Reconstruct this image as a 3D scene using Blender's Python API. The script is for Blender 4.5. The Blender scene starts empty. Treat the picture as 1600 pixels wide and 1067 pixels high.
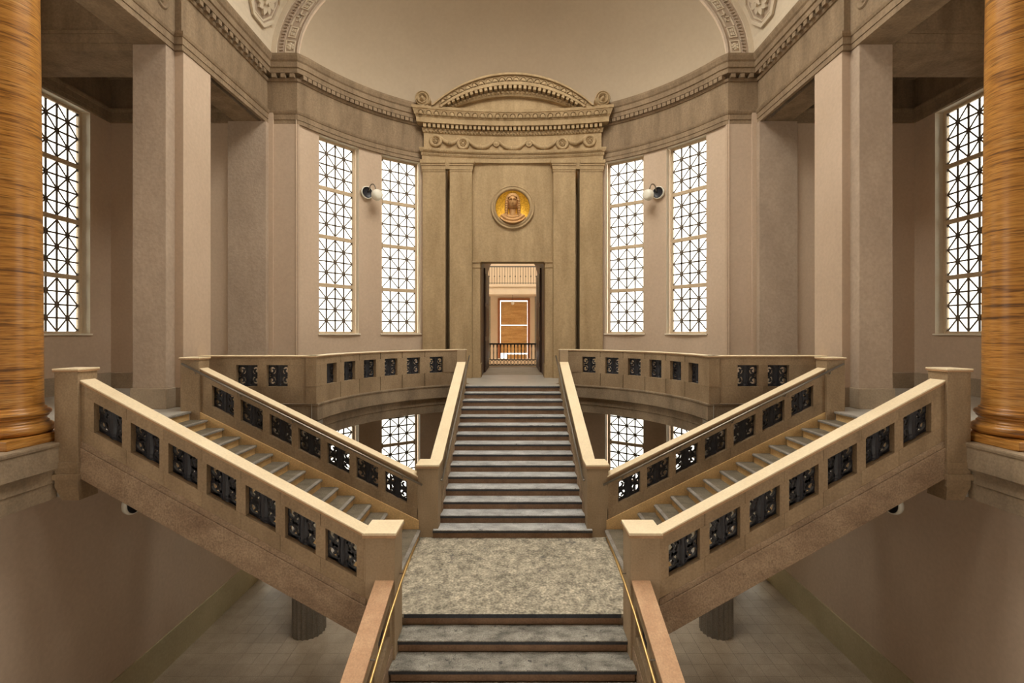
import bpy, math, random
from math import sin, cos, pi, sqrt, radians, atan2, asin

# ------------------------------------------------------------------ camera, world, light, exposure
scene = bpy.context.scene
C = scene.collection
FPX = 740.0          # focal length in pixels of the 1600 px wide frame
EYE = 1.5            # eye height over the gallery floor (z = 0)
cam_d = bpy.data.cameras.new('camera')
cam_d.sensor_width = 36.0
cam_d.lens = FPX / 1600 * 36.0
cam_d.shift_x = -1.0 / 1600
cam_d.shift_y = -13.5 / 1600
cam_d.clip_start = 0.05
cam = bpy.data.objects.new('camera', cam_d)
C.objects.link(cam)
cam.location = (0, 0, EYE)
cam.rotation_euler = (pi / 2, 0, 0)
scene.camera = cam

world = bpy.data.worlds.new('overcast_sky')
scene.world = world
world.use_nodes = True
bg = world.node_tree.nodes['Background']
bg.inputs[0].default_value = (1.0, 0.955, 0.865, 1)
# overcast sky: zenith three times the horizon, plain ground below
_n, _l = world.node_tree.nodes, world.node_tree.links
_tc = _n.new('ShaderNodeTexCoord')
_sx = _n.new('ShaderNodeSeparateXYZ')
_mr = _n.new('ShaderNodeMapRange')
_l.new(_tc.outputs['Generated'], _sx.inputs[0])
_l.new(_sx.outputs['Z'], _mr.inputs['Value'])
_mr.inputs['From Min'].default_value = 0.0
_mr.inputs['From Max'].default_value = 1.0
_mr.inputs['To Min'].default_value = 0.9
_mr.inputs['To Max'].default_value = 2.1
_mr.clamp = True
_l.new(_mr.outputs['Result'], bg.inputs[1])

vs = scene.view_settings
vs.view_transform = 'Standard'
vs.look = 'None'
vs.exposure = 2.75
vs.gamma = 1.0
vs.use_curve_mapping = False
scene.cycles.max_bounces = 10
scene.cycles.diffuse_bounces = 7
scene.cycles.glossy_bounces = 3
scene.cycles.transparent_max_bounces = 16
scene.cycles.sample_clamp_indirect = 8.0
scene.cycles.caustics_reflective = False
scene.cycles.caustics_refractive = False


def portal(loc, rot, w, h):
    """daylight guide in a window opening: gives no light of its own"""
    d = bpy.data.lights.new('window_daylight', 'AREA')
    d.shape = 'RECTANGLE'
    d.size = w
    d.size_y = h
    d.cycles.is_portal = True
    o = bpy.data.objects.new('window_daylight', d)
    C.objects.link(o)
    o.location = loc
    o.rotation_euler = rot


# ------------------------------------------------------------------ materials
M = {}


def new_mat(name):
    m = bpy.data.materials.new(name)
    m.use_nodes = True
    return m, m.node_tree.nodes, m.node_tree.links, m.node_tree.nodes['Principled BSDF']


def stone(name, c1, c2, scale=(2, 2, 2), fine=40.0, rough=0.8, bump=0.15, streak=0.5, spec=0.25, speck=None, detail=6, rnd=0.0,
          fine_amt=0.25, stain=None):
    """two tone noise, a streak layer, fine grain and relief, all on world position"""
    m, N, L, P = new_mat(name)
    geo = N.new('ShaderNodeNewGeometry')
    mp = N.new('ShaderNodeMapping')
    mp.inputs['Scale'].default_value = scale
    L.new(geo.outputs['Position'], mp.inputs['Vector'])
    n1 = N.new('ShaderNodeTexNoise')
    n1.inputs['Scale'].default_value = 1.0
    n1.inputs['Detail'].default_value = detail
    n1.inputs['Roughness'].default_value = 0.62
    L.new(mp.outputs[0], n1.inputs['Vector'])
    ramp = N.new('ShaderNodeValToRGB')
    ramp.color_ramp.elements[0].position = 0.33
    ramp.color_ramp.elements[1].position = 0.68
    ramp.color_ramp.elements[0].color = (*c1, 1)
    ramp.color_ramp.elements[1].color = (*c2, 1)
    L.new(n1.outputs['Fac'], ramp.inputs['Fac'])
    n2 = N.new('ShaderNodeTexNoise')
    n2.inputs['Scale'].default_value = fine
    n2.inputs['Detail'].default_value = 4
    L.new(geo.outputs['Position'], n2.inputs['Vector'])
    mr = N.new('ShaderNodeMapRange')
    mr.inputs['From Min'].default_value = 0.3
    mr.inputs['From Max'].default_value = 0.7
    mr.inputs['To Min'].default_value = 1 - fine_amt
    mr.inputs['To Max'].default_value = 1 + fine_amt * 0.6
    L.new(n2.outputs['Fac'], mr.inputs['Value'])
    mul = N.new('ShaderNodeMix')
    mul.data_type = 'RGBA'
    mul.blend_type = 'MULTIPLY'
    mul.inputs['Factor'].default_value = 1.0
    L.new(ramp.outputs['Color'], mul.inputs['A'])
    L.new(mr.outputs['Result'], mul.inputs['B'])
    col = mul.outputs['Result']
    if speck:
        v = N.new('ShaderNodeTexNoise')
        v.inputs['Scale'].default_value = speck[0]
        v.inputs['Detail'].default_value = 8
        v.inputs['Roughness'].default_value = 0.7
        L.new(geo.outputs['Position'], v.inputs['Vector'])
        r2 = N.new('ShaderNodeValToRGB')
        r2.color_ramp.elements[0].position = speck[1]
        r2.color_ramp.elements[1].position = speck[1] + 0.08
        r2.color_ramp.elements[0].color = (0, 0, 0, 1)
        r2.color_ramp.elements[1].color = (1, 1, 1, 1)
        L.new(v.outputs['Fac'], r2.inputs['Fac'])
        mx = N.new('ShaderNodeMix')
        mx.data_type = 'RGBA'
        L.new(r2.outputs['Color'], mx.inputs['Factor'])
        L.new(col, mx.inputs['A'])
        mx.inputs['B'].default_value = (*speck[2], 1)
        col = mx.outputs['Result']
    if rnd:
        oi = N.new('ShaderNodeObjectInfo')
        m3 = N.new('ShaderNodeMapRange')
        m3.inputs['To Min'].default_value = 1 - rnd
        m3.inputs['To Max'].default_value = 1 + rnd
        L.new(oi.outputs['Random'], m3.inputs['Value'])
        mm = N.new('ShaderNodeMix')
        mm.data_type = 'RGBA'
        mm.blend_type = 'MULTIPLY'
        mm.inputs['Factor'].default_value = 1.0
        L.new(col, mm.inputs['A'])
        L.new(m3.outputs['Result'], mm.inputs['B'])
        col = mm.outputs['Result']
    L.new(col, P.inputs['Base Color'])
    P.inputs['Roughness'].default_value = rough
    P.inputs['Specular IOR Level'].default_value = spec
    if bump:
        b = N.new('ShaderNodeBump')
        b.inputs['Strength'].default_value = bump
        b.inputs['Distance'].default_value = 0.02
        L.new(n2.outputs['Fac'], b.inputs['Height'])
        L.new(b.outputs['Normal'], P.inputs['Normal'])
    M[name] = m
    return m


# name, tone a, tone b
stone('plaster', (0.49, 0.372, 0.268), (0.56, 0.432, 0.318), (0.7, 0.7, 0.35), 14, 0.9, 0.10, fine_amt=0.06)
stone('pier_stone', (0.36, 0.275, 0.203), (0.45, 0.35, 0.26), (1.2, 1.2, 0.6), 16, 0.9, 0.55, fine_amt=0.10)
stone('frieze_stone', (0.20, 0.14, 0.085), (0.31, 0.225, 0.14), (3.0, 3.0, 0.6), 22, 0.85, 0.25, fine_amt=0.16)
stone('bay_stone', (0.33, 0.232, 0.122), (0.46, 0.335, 0.187), (2.6, 2.6, 0.5), 20, 0.85, 0.25, fine_amt=0.14)
stone('vault_plaster', (0.58, 0.49, 0.36), (0.64, 0.545, 0.41), (0.6, 0.6, 0.6), 12, 0.9, 0.05, fine_amt=0.04)
stone('dome_plaster', (0.43, 0.345, 0.245), (0.47, 0.38, 0.27), (0.3, 0.3, 0.3), 10, 0.9, 0.03, fine_amt=0.03)
stone('coffer_ground', (0.40, 0.315, 0.235), (0.46, 0.365, 0.275), (1, 1, 1), 16, 0.9, 0.1, fine_amt=0.08)
stone('parapet_stone', (0.24, 0.166, 0.095), (0.365, 0.263, 0.158), (2.2, 2.2, 1.0), 34, 0.75, 0.2, rnd=0.07, fine_amt=0.16)
stone('stringer_stone', (0.23, 0.152, 0.095), (0.39, 0.28, 0.18), (2.0, 2.0, 3.0), 44, 0.75, 0.4, speck=(5.0, 0.60, (0.20, 0.135, 0.085)), fine_amt=0.30, detail=10)
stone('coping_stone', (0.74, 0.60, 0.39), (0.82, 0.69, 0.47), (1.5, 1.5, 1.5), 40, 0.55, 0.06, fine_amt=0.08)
stone('coping_shade_edge', (0.38, 0.225, 0.115), (0.48, 0.30, 0.165), (4, 4, 4), 50, 0.6, 0.1, fine_amt=0.14)  # brown stands in for the shade on coping and cap edges
stone('coping_pink', (0.50, 0.29, 0.16), (0.60, 0.38, 0.22), (4, 4, 4), 50, 0.6, 0.1, fine_amt=0.14)
stone('post_stone', (0.29, 0.21, 0.125), (0.40, 0.295, 0.185), (1.6, 1.6, 0.8), 40, 0.75, 0.12, fine_amt=0.12)
stone('base_stone', (0.30, 0.235, 0.165), (0.40, 0.315, 0.22), (2, 2, 2), 30, 0.8, 0.2, fine_amt=0.14)
stone('lower_base', (0.40, 0.34, 0.20), (0.48, 0.41, 0.25), (1, 1, 1), 20, 0.8, 0.1, fine_amt=0.08)
stone('fascia_stone', (0.19, 0.14, 0.09), (0.36, 0.272, 0.175), (1.8, 1.8, 0.9), 30, 0.8, 0.25, fine_amt=0.16)
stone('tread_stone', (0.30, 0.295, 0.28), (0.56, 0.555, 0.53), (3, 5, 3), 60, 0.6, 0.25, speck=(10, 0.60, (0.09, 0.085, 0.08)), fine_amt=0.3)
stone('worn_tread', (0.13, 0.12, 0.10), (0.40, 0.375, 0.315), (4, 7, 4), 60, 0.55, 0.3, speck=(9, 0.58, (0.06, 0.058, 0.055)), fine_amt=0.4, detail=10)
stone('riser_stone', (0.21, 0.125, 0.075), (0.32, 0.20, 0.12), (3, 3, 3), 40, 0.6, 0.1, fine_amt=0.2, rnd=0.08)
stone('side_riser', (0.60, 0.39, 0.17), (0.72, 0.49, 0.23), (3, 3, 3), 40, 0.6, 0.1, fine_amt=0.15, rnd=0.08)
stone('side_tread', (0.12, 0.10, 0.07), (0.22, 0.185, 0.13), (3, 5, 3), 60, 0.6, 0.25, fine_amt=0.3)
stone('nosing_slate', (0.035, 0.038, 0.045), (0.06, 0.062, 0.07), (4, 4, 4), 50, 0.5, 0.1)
stone('nosing_grey', (0.20, 0.18, 0.15), (0.34, 0.31, 0.27), (4, 4, 4), 50, 0.5, 0.2, fine_amt=0.3)
stone('landing_stone', (0.20, 0.18, 0.135), (0.60, 0.53, 0.40), (8, 8, 8), 30, 0.6, 0.35, speck=(3.2, 0.60, (0.13, 0.12, 0.105)), fine_amt=0.55, detail=14)
stone('floor_tile', (0.31, 0.24, 0.165), (0.42, 0.335, 0.235), (2, 2, 2), 60, 0.55, 0.2, rnd=0.05, fine_amt=0.25)
stone('floor_joint', (0.22, 0.17, 0.12), (0.26, 0.21, 0.15), (2, 2, 2), 60, 0.9, 0.1)
stone('gallery_stone', (0.36, 0.33, 0.28), (0.44, 0.41, 0.35), (2, 2, 2), 40, 0.35, 0.1, spec=0.5, fine_amt=0.15)
stone('fluted_stone', (0.17, 0.145, 0.11), (0.24, 0.205, 0.16), (2, 2, 1), 40, 0.7, 0.15)
stone('window_frame_paint', (0.52, 0.40, 0.26), (0.60, 0.47, 0.32), (3, 3, 1), 40, 0.6, 0.05, fine_amt=0.1)
stone('reveal_paint', (0.74, 0.66, 0.52), (0.80, 0.72, 0.58), (1, 1, 1), 20, 0.8, 0.04, fine_amt=0.04)
stone('lattice_iron', (0.10, 0.08, 0.06), (0.16, 0.12, 0.085), (9, 9, 9), 60, 0.6, 0.05)
stone('cast_iron', (0.010, 0.011, 0.016), (0.022, 0.022, 0.028), (9, 9, 9), 60, 0.42, 0.1, spec=0.5)
stone('dark_wood', (0.035, 0.018, 0.012), (0.075, 0.036, 0.022), (12, 12, 0.8), 60, 0.45, 0.05, spec=0.4)
stone('jamb_wood', (0.10, 0.052, 0.03), (0.16, 0.085, 0.05), (10, 10, 0.6), 60, 0.5, 0.05, spec=0.4)
stone('plywood', (0.50, 0.27, 0.09), (0.68, 0.43, 0.18), (1.2, 1.2, 9), 30, 0.7, 0.1, fine_amt=0.2)
stone('red_frame', (0.30, 0.11, 0.045), (0.38, 0.16, 0.07), (4, 4, 1), 30, 0.6, 0.05)
stone('far_plaster', (0.62, 0.50, 0.35), (0.68, 0.56, 0.40), (1, 1, 1), 20, 0.9, 0.05, fine_amt=0.05)
stone('far_strip', (0.24, 0.22, 0.18), (0.28, 0.26, 0.21), (1, 1, 1), 20, 0.9, 0.05)
stone('terracotta', (0.50, 0.27, 0.10), (0.64, 0.38, 0.165), (14, 14, 14), 60, 0.5, 0.1, fine_amt=0.2)


def metal(name, col, rough):
    m, N, L, P = new_mat(name)
    P.inputs['Base Color'].default_value = (*col, 1)
    P.inputs['Metallic'].default_value = 1.0
    P.inputs['Roughness'].default_value = rough
    n = N.new('ShaderNodeTexNoise')
    n.inputs['Scale'].default_value = 60
    b = N.new('ShaderNodeBump')
    b.inputs['Strength'].default_value = 0.05
    L.new(n.outputs['Fac'], b.inputs['Height'])
    L.new(b.outputs['Normal'], P.inputs['Normal'])
    M[name] = m


metal('steel', (0.27, 0.24, 0.20), 0.45)
metal('brass', (0.55, 0.37, 0.15), 0.42)


def gold():
    m, N, L, P = new_mat('gold_mosaic')
    geo = N.new('ShaderNodeNewGeometry')
    v = N.new('ShaderNodeTexVoronoi')
    v.inputs['Scale'].default_value = 46
    L.new(geo.outputs['Position'], v.inputs['Vector'])
    r = N.new('ShaderNodeValToRGB')
    r.color_ramp.elements[0].color = (0.52, 0.25, 0.015, 1)
    r.color_ramp.elements[1].color = (0.92, 0.55, 0.06, 1)
    sep = N.new('ShaderNodeSeparateColor')
    L.new(v.outputs['Color'], sep.inputs[0])
    L.new(sep.outputs[0], r.inputs['Fac'])
    L.new(r.outputs['Color'], P.inputs['Base Color'])
    P.inputs['Metallic'].default_value = 0.7
    P.inputs['Roughness'].default_value = 0.4
    b = N.new('ShaderNodeBump')
    b.inputs['Strength'].default_value = 0.4
    b.inputs['Distance'].default_value = 0.01
    L.new(v.outputs['Distance'], b.inputs['Height'])
    L.new(b.outputs['Normal'], P.inputs['Normal'])
    M['gold_mosaic'] = m


gold()


def amber():
    m, N, L, P = new_mat('amber_marble')
    geo = N.new('ShaderNodeNewGeometry')
    mp = N.new('ShaderNodeMapping')
    mp.inputs['Scale'].default_value = (0.5, 0.5, 11.0)
    mp.inputs['Rotation'].default_value = (radians(3), radians(-4), 0)
    L.new(geo.outputs['Position'], mp.inputs['Vector'])
    n = N.new('ShaderNodeTexNoise')
    n.inputs['Scale'].default_value = 1.3
    n.inputs['Detail'].default_value = 10
    n.inputs['Roughness'].default_value = 0.66
    n.inputs['Distortion'].default_value = 0.35
    L.new(mp.outputs[0], n.inputs['Vector'])
    r = N.new('ShaderNodeValToRGB')
    e = r.color_ramp.elements
    e[0].position = 0.25
    e[0].color = (0.055, 0.022, 0.008, 1)
    e[1].position = 0.76
    e[1].color = (0.60, 0.40, 0.19, 1)
    for p_, c_ in ((0.36, (0.17, 0.075, 0.020)), (0.44, (0.40, 0.17, 0.032)), (0.50, (0.52, 0.25, 0.055)), (0.56, (0.36, 0.15, 0.03)), (0.62, (0.56, 0.30, 0.085)), (0.68, (0.45, 0.20, 0.045))):
        k = e.new(p_)
        k.color = (*c_, 1)
    L.new(n.outputs['Fac'], r.inputs['Fac'])
    mp2 = N.new('ShaderNodeMapping')
    mp2.inputs['Scale'].default_value = (4, 4, 60)
    L.new(geo.outputs['Position'], mp2.inputs['Vector'])
    n2 = N.new('ShaderNodeTexNoise')
    n2.inputs['Scale'].default_value = 1.0
    n2.inputs['Detail'].default_value = 6
    L.new(mp2.outputs[0], n2.inputs['Vector'])
    r2 = N.new('ShaderNodeValToRGB')
    r2.color_ramp.elements[0].position = 0.28
    r2.color_ramp.elements[0].color = (0.16, 0.11, 0.08, 1)
    r2.color_ramp.elements[1].position = 0.50
    r2.color_ramp.elements[1].color = (1, 1, 1, 1)
    L.new(n2.outputs['Fac'], r2.inputs['Fac'])
    mx = N.new('ShaderNodeMix')
    mx.data_type = 'RGBA'
    mx.blend_type = 'MULTIPLY'
    mx.inputs['Factor'].default_value = 0.8
    L.new(r.outputs['Color'], mx.inputs['A'])
    L.new(r2.outputs['Color'], mx.inputs['B'])
    L.new(mx.outputs['Result'], P.inputs['Base Color'])
    P.inputs['Roughness'].default_value = 0.32
    P.inputs['Specular IOR Level'].default_value = 0.4
    b = N.new('ShaderNodeBump')
    b.inputs['Strength'].default_value = 0.15
    b.inputs['Distance'].default_value = 0.01
    L.new(n2.outputs['Fac'], b.inputs['Height'])
    L.new(b.outputs['Normal'], P.inputs['Normal'])
    M['amber_marble'] = m


amber()


def glass():
    m = bpy.data.materials.new('pale_glass')
    m.use_nodes = True
    N, L = m.node_tree.nodes, m.node_tree.links
    N.remove(N['Principled BSDF'])
    t = N.new('ShaderNodeBsdfTransparent')
    t.inputs[0].default_value = (0.70, 0.705, 0.69, 1)
    g = N.new('ShaderNodeBsdfGlossy')
    g.inputs['Roughness'].default_value = 0.06
    fr = N.new('ShaderNodeFresnel')
    fr.inputs['IOR'].default_value = 1.3
    nz = N.new('ShaderNodeTexNoise')
    nz.inputs['Scale'].default_value = 3
    bp = N.new('ShaderNodeBump')
    bp.inputs['Strength'].default_value = 0.05
    L.new(nz.outputs['Fac'], bp.inputs['Height'])
    L.new(bp.outputs['Normal'], g.inputs['Normal'])
    mx = N.new('ShaderNodeMixShader')
    L.new(fr.outputs[0], mx.inputs[0])
    L.new(t.outputs[0], mx.inputs[1])
    L.new(g.outputs[0], mx.inputs[2])
    L.new(mx.outputs[0], N['Material Output'].inputs['Surface'])
    M['pale_glass'] = m


glass()


def opal():
    m, N, L, P = new_mat('opal_glass')
    n = N.new('ShaderNodeTexNoise')
    n.inputs['Scale'].default_value = 6
    r = N.new('ShaderNodeValToRGB')
    r.color_ramp.elements[0].color = (0.70, 0.66, 0.54, 1)
    r.color_ramp.elements[1].color = (0.82, 0.79, 0.68, 1)
    L.new(n.outputs['Fac'], r.inputs['Fac'])
    L.new(r.outputs['Color'], P.inputs['Base Color'])
    P.inputs['Roughness'].default_value = 0.25
    M['opal_glass'] = m


opal()


# ------------------------------------------------------------------ builders
class MB:
    def __init__(self):
        self.v, self.f = [], []

    def quad_strip(self, rows, closed_u=False, closed_v=False):
        """rows: list of equally long point rows"""
        b = len(self.v)
        n, k = len(rows), len(rows[0])
        for r in rows:
            self.v.extend(r)
        for i in range(n if closed_u else n - 1):
            for j in range(k if closed_v else k - 1):
                a, c = i, (i + 1) % n
                d, e = j, (j + 1) % k
                self.f.append((b + a * k + d, b + a * k + e, b + c * k + e, b + c * k + d))
        return self

    def box(self, x0, x1, y0, y1, z0, z1, f=None, n=1):
        """box, f maps (u, w, v) to a point; n pieces along u"""
        f = f or (lambda a, b, c: (a, b, c))
        rows = []
        for i in range(n + 1):
            u = x0 + (x1 - x0) * i / n
            rows.append([f(u, y0, z0), f(u, y1, z0), f(u, y1, z1), f(u, y0, z1)])
        b = len(self.v)
        self.quad_strip(rows, closed_v=True)
        self.f.append((b + 3, b + 2, b + 1, b))
        e = b + 4 * n
        self.f.append((e, e + 1, e + 2, e + 3))
        return self

    def prism(self, poly, f0, f1):
        """poly of 2D points, f0 / f1 map them to the two end faces"""
        b = len(self.v)
        k = len(poly)
        self.v.extend([f0(*p) for p in poly])
        self.v.extend([f1(*p) for p in poly])
        for i in range(k):
            j = (i + 1) % k
            self.f.append((b + i, b + j, b + k + j, b + k + i))
        self.f.append(tuple(b + i for i in range(k))[::-1])
        self.f.append(tuple(b + k + i for i in range(k)))
        return self

    def tube(self, pts, r, n=8, cap=True):
        from mathutils import Vector
        P = [Vector(p) for p in pts]
        rr = r if isinstance(r, (list, tuple)) else [r] * len(P)
        rows = []
        up = None
        for i, p in enumerate(P):
            d = (P[min(i + 1, len(P) - 1)] - P[max(i - 1, 0)]).normalized()
            if up is None:
                up = Vector((0, 0, 1)) if abs(d.z) < 0.9 else Vector((0, 1, 0))
            a = d.cross(up)
            if a.length < 1e-5:
                a = d.cross(Vector((1, 0, 0)))
            a.normalize()
            b = a.cross(d).normalized()
            up = b
            rows.append([tuple(p + a * (rr[i] * cos(2 * pi * k / n)) + b * (rr[i] * sin(2 * pi * k / n))) for k in range(n)])
        b0 = len(self.v)
        self.quad_strip(rows, closed_v=True)
        if cap:
            self.f.append(tuple(b0 + k for k in range(n))[::-1])
            e = b0 + n * (len(P) - 1)
            self.f.append(tuple(e + k for k in range(n)))
        return self

    def lathe(self, prof, f, n=24, a0=0.0, a1=2 * pi):
        """prof of (r, h); f maps (a, r, h)"""
        full = abs(a1 - a0 - 2 * pi) < 1e-6
        m = n if full else n + 1
        rows = [[f(a0 + (a1 - a0) * i / n, r, h) for (r, h) in prof] for i in range(m)]
        return self.quad_strip(rows, closed_u=full)

    def ribbon(self, pts, wd, d0, d1, f, closed=False):
        """flat bar of width wd along 2D points, between depths d0 and d1; f maps (u, depth, v)"""
        n = len(pts)
        rows = []
        for i in range(n):
            p = pts[i]
            a = pts[(i - 1) % n] if (closed or i > 0) else p
            c = pts[(i + 1) % n] if (closed or i < n - 1) else p
            dx, dy = c[0] - a[0], c[1] - a[1]
            l = sqrt(dx * dx + dy * dy) or 1
            w = (wd[i] if isinstance(wd, (list, tuple)) else wd) / 2
            nx, ny = -dy / l * w, dx / l * w
            rows.append([f(p[0] + nx, d0, p[1] + ny), f(p[0] - nx, d0, p[1] - ny), f(p[0] - nx, d1, p[1] - ny), f(p[0] + nx, d1, p[1] + ny)])
        b = len(self.v)
        self.quad_strip(rows, closed_u=closed, closed_v=True)
        if not closed:
            self.f.append((b + 3, b + 2, b + 1, b))
            e = b + 4 * (n - 1)
            self.f.append((e, e + 1, e + 2, e + 3))
        return self

    def sweep(self, path, prof, side=1):
        """prof of (offset, z) along a plan path of (x, y), mitred; side flips the offset"""
        n = len(path)
        rows = []
        for i in range(n):
            ds = []
            for a, b in ((i - 1, i), (i, i + 1)):
                if a >= 0 and b < n:
                    dx, dy = path[b][0] - path[a][0], path[b][1] - path[a][1]
                    l = sqrt(dx * dx + dy * dy)
                    ds.append((-dy / l * side, dx / l * side))
            nx = sum(d[0] for d in ds)
            ny = sum(d[1] for d in ds)
            l = sqrt(nx * nx + ny * ny) or 1
            nx, ny = nx / l, ny / l
            k = 1 / max(0.3, nx * ds[0][0] + ny * ds[0][1])
            rows.append([(path[i][0] + nx * o * k, path[i][1] + ny * o * k, z) for (o, z) in prof])
        return self.quad_strip(rows)

    def mesh(self, name):
        me = bpy.data.meshes.new(name)
        me.from_pydata(self.v, [], self.f)
        return me

    def build(self, name, mat, parent=None, smooth=False, bevel=0.0, loc=None, rotz=0.0):
        me = self.mesh(name)
        return obj(name, me, mat, parent, smooth, bevel, loc, rotz)


def obj(name, me, mat, parent=None, smooth=False, bevel=0.0, loc=None, rotz=0.0):
    if mat and not me.materials:
        me.materials.append(M[mat])
    if smooth and me.polygons:
        me.polygons.foreach_set('use_smooth', [True] * len(me.polygons))
    o = bpy.data.objects.new(name, me)
    C.objects.link(o)
    if parent:
        o.parent = parent
    if loc:
        o.location = loc
    if rotz:
        o.rotation_euler = (0, 0, rotz)
    if bevel:
        b = o.modifiers.new('edge', 'BEVEL')
        b.width = bevel
        b.segments = 2
        b.limit_method = 'ANGLE'
    return o


def tag(o, label, cat=None, group=None, kind=None):
    o['label'] = label
    if cat:
        o['category'] = cat
    if group:
        o['group'] = group
    if kind:
        o['kind'] = kind
    return o


def thing(name, label, cat, loc=(0, 0, 0), rotz=0.0, group=None, kind=None):
    o = bpy.data.objects.new(name, None)
    o.empty_display_size = 0.1
    C.objects.link(o)
    o.location = loc
    o.rotation_euler = (0, 0, rotz)
    return tag(o, label, cat, group, kind)


def copy_tree(o, parent=None):
    c = o.copy()
    C.objects.link(c)
    c.parent = parent
    for ch in o.children:
        copy_tree(ch, c)
    return c


def side_word(s):
    return 'left' if s < 0 else 'right'


CY = 10.0          # centre of the apse in plan
RW = 6.55          # apse wall radius
RG = 4.15          # gallery well radius
LOW = -5.2         # lower hall floor
LAND = -2.426      # stair landing
RIS = 0.1617
GO = 0.3128
ARCH = 7.186       # underside of the architrave
CORN = 9.02        # top of the cornice


def ray_angle(dx, R=RW):
    """angle on the apse circle met by the column of the picture dx pixels off the axis"""
    t = dx / FPX
    a, b, c = 1 + t * t, -2 * CY, CY * CY - R * R
    D = (-b + sqrt(b * b - 4 * a * c)) / (2 * a)
    return atan2(t * D, D - CY)


portal((0, 8.1, 13.3), (0, 0, 0), 5.2, 8.4)

# ------------------------------------------------------------------ walls with openings
def wall(name, us, zs, holes, f, thick, mat, label, reveal='reveal_paint'):
    us = sorted(set(us + [h[0] for h in holes] + [h[1] for h in holes]))
    zs = sorted(set(zs + [h[2] for h in holes] + [h[3] for h in holes]))
    mb = MB()

    def inside(u, z):
        return any(h[0] < u < h[1] and h[2] < z < h[3] for h in holes)
    for i in range(len(us) - 1):
        for j in range(len(zs) - 1):
            u0, u1, z0, z1 = us[i], us[i + 1], zs[j], zs[j + 1]
            if inside((u0 + u1) / 2, (z0 + z1) / 2):
                continue
            for d in (0, thick):
                mb.quad_strip([[f(u0, d, z0), f(u0, d, z1)], [f(u1, d, z0), f(u1, d, z1)]])
    o = mb.build(name, mat)
    tag(o, label, 'wall', kind='structure')
    if holes:
        rv = MB()
        for (a, b, c, d) in holes:
            n = 4
            for i in range(n):
                u0, u1 = a + (b - a) * i / n, a + (b - a) * (i + 1) / n
                for z in (c, d):
                    rv.quad_strip([[f(u0, 0, z), f(u0, thick, z)], [f(u1, 0, z), f(u1, thick, z)]])
            for u in (a, b):
                rv.quad_strip([[f(u, 0, c), f(u, thick, c)], [f(u, 0, d), f(u, thick, d)]])
        rv.build('window_reveal', reveal, o)
    return o


WIN_C = [radians(51.8), radians(33.8)]
WIN_H = radians(11.4) / 2
WZ0, WZ1 = 1.47, 7.17
LZ0, LZ1 = -4.55, -0.85


def apse_f(u, d, z):
    return ((RW + d) * sin(u), CY + (RW + d) * cos(u), z)


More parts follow.
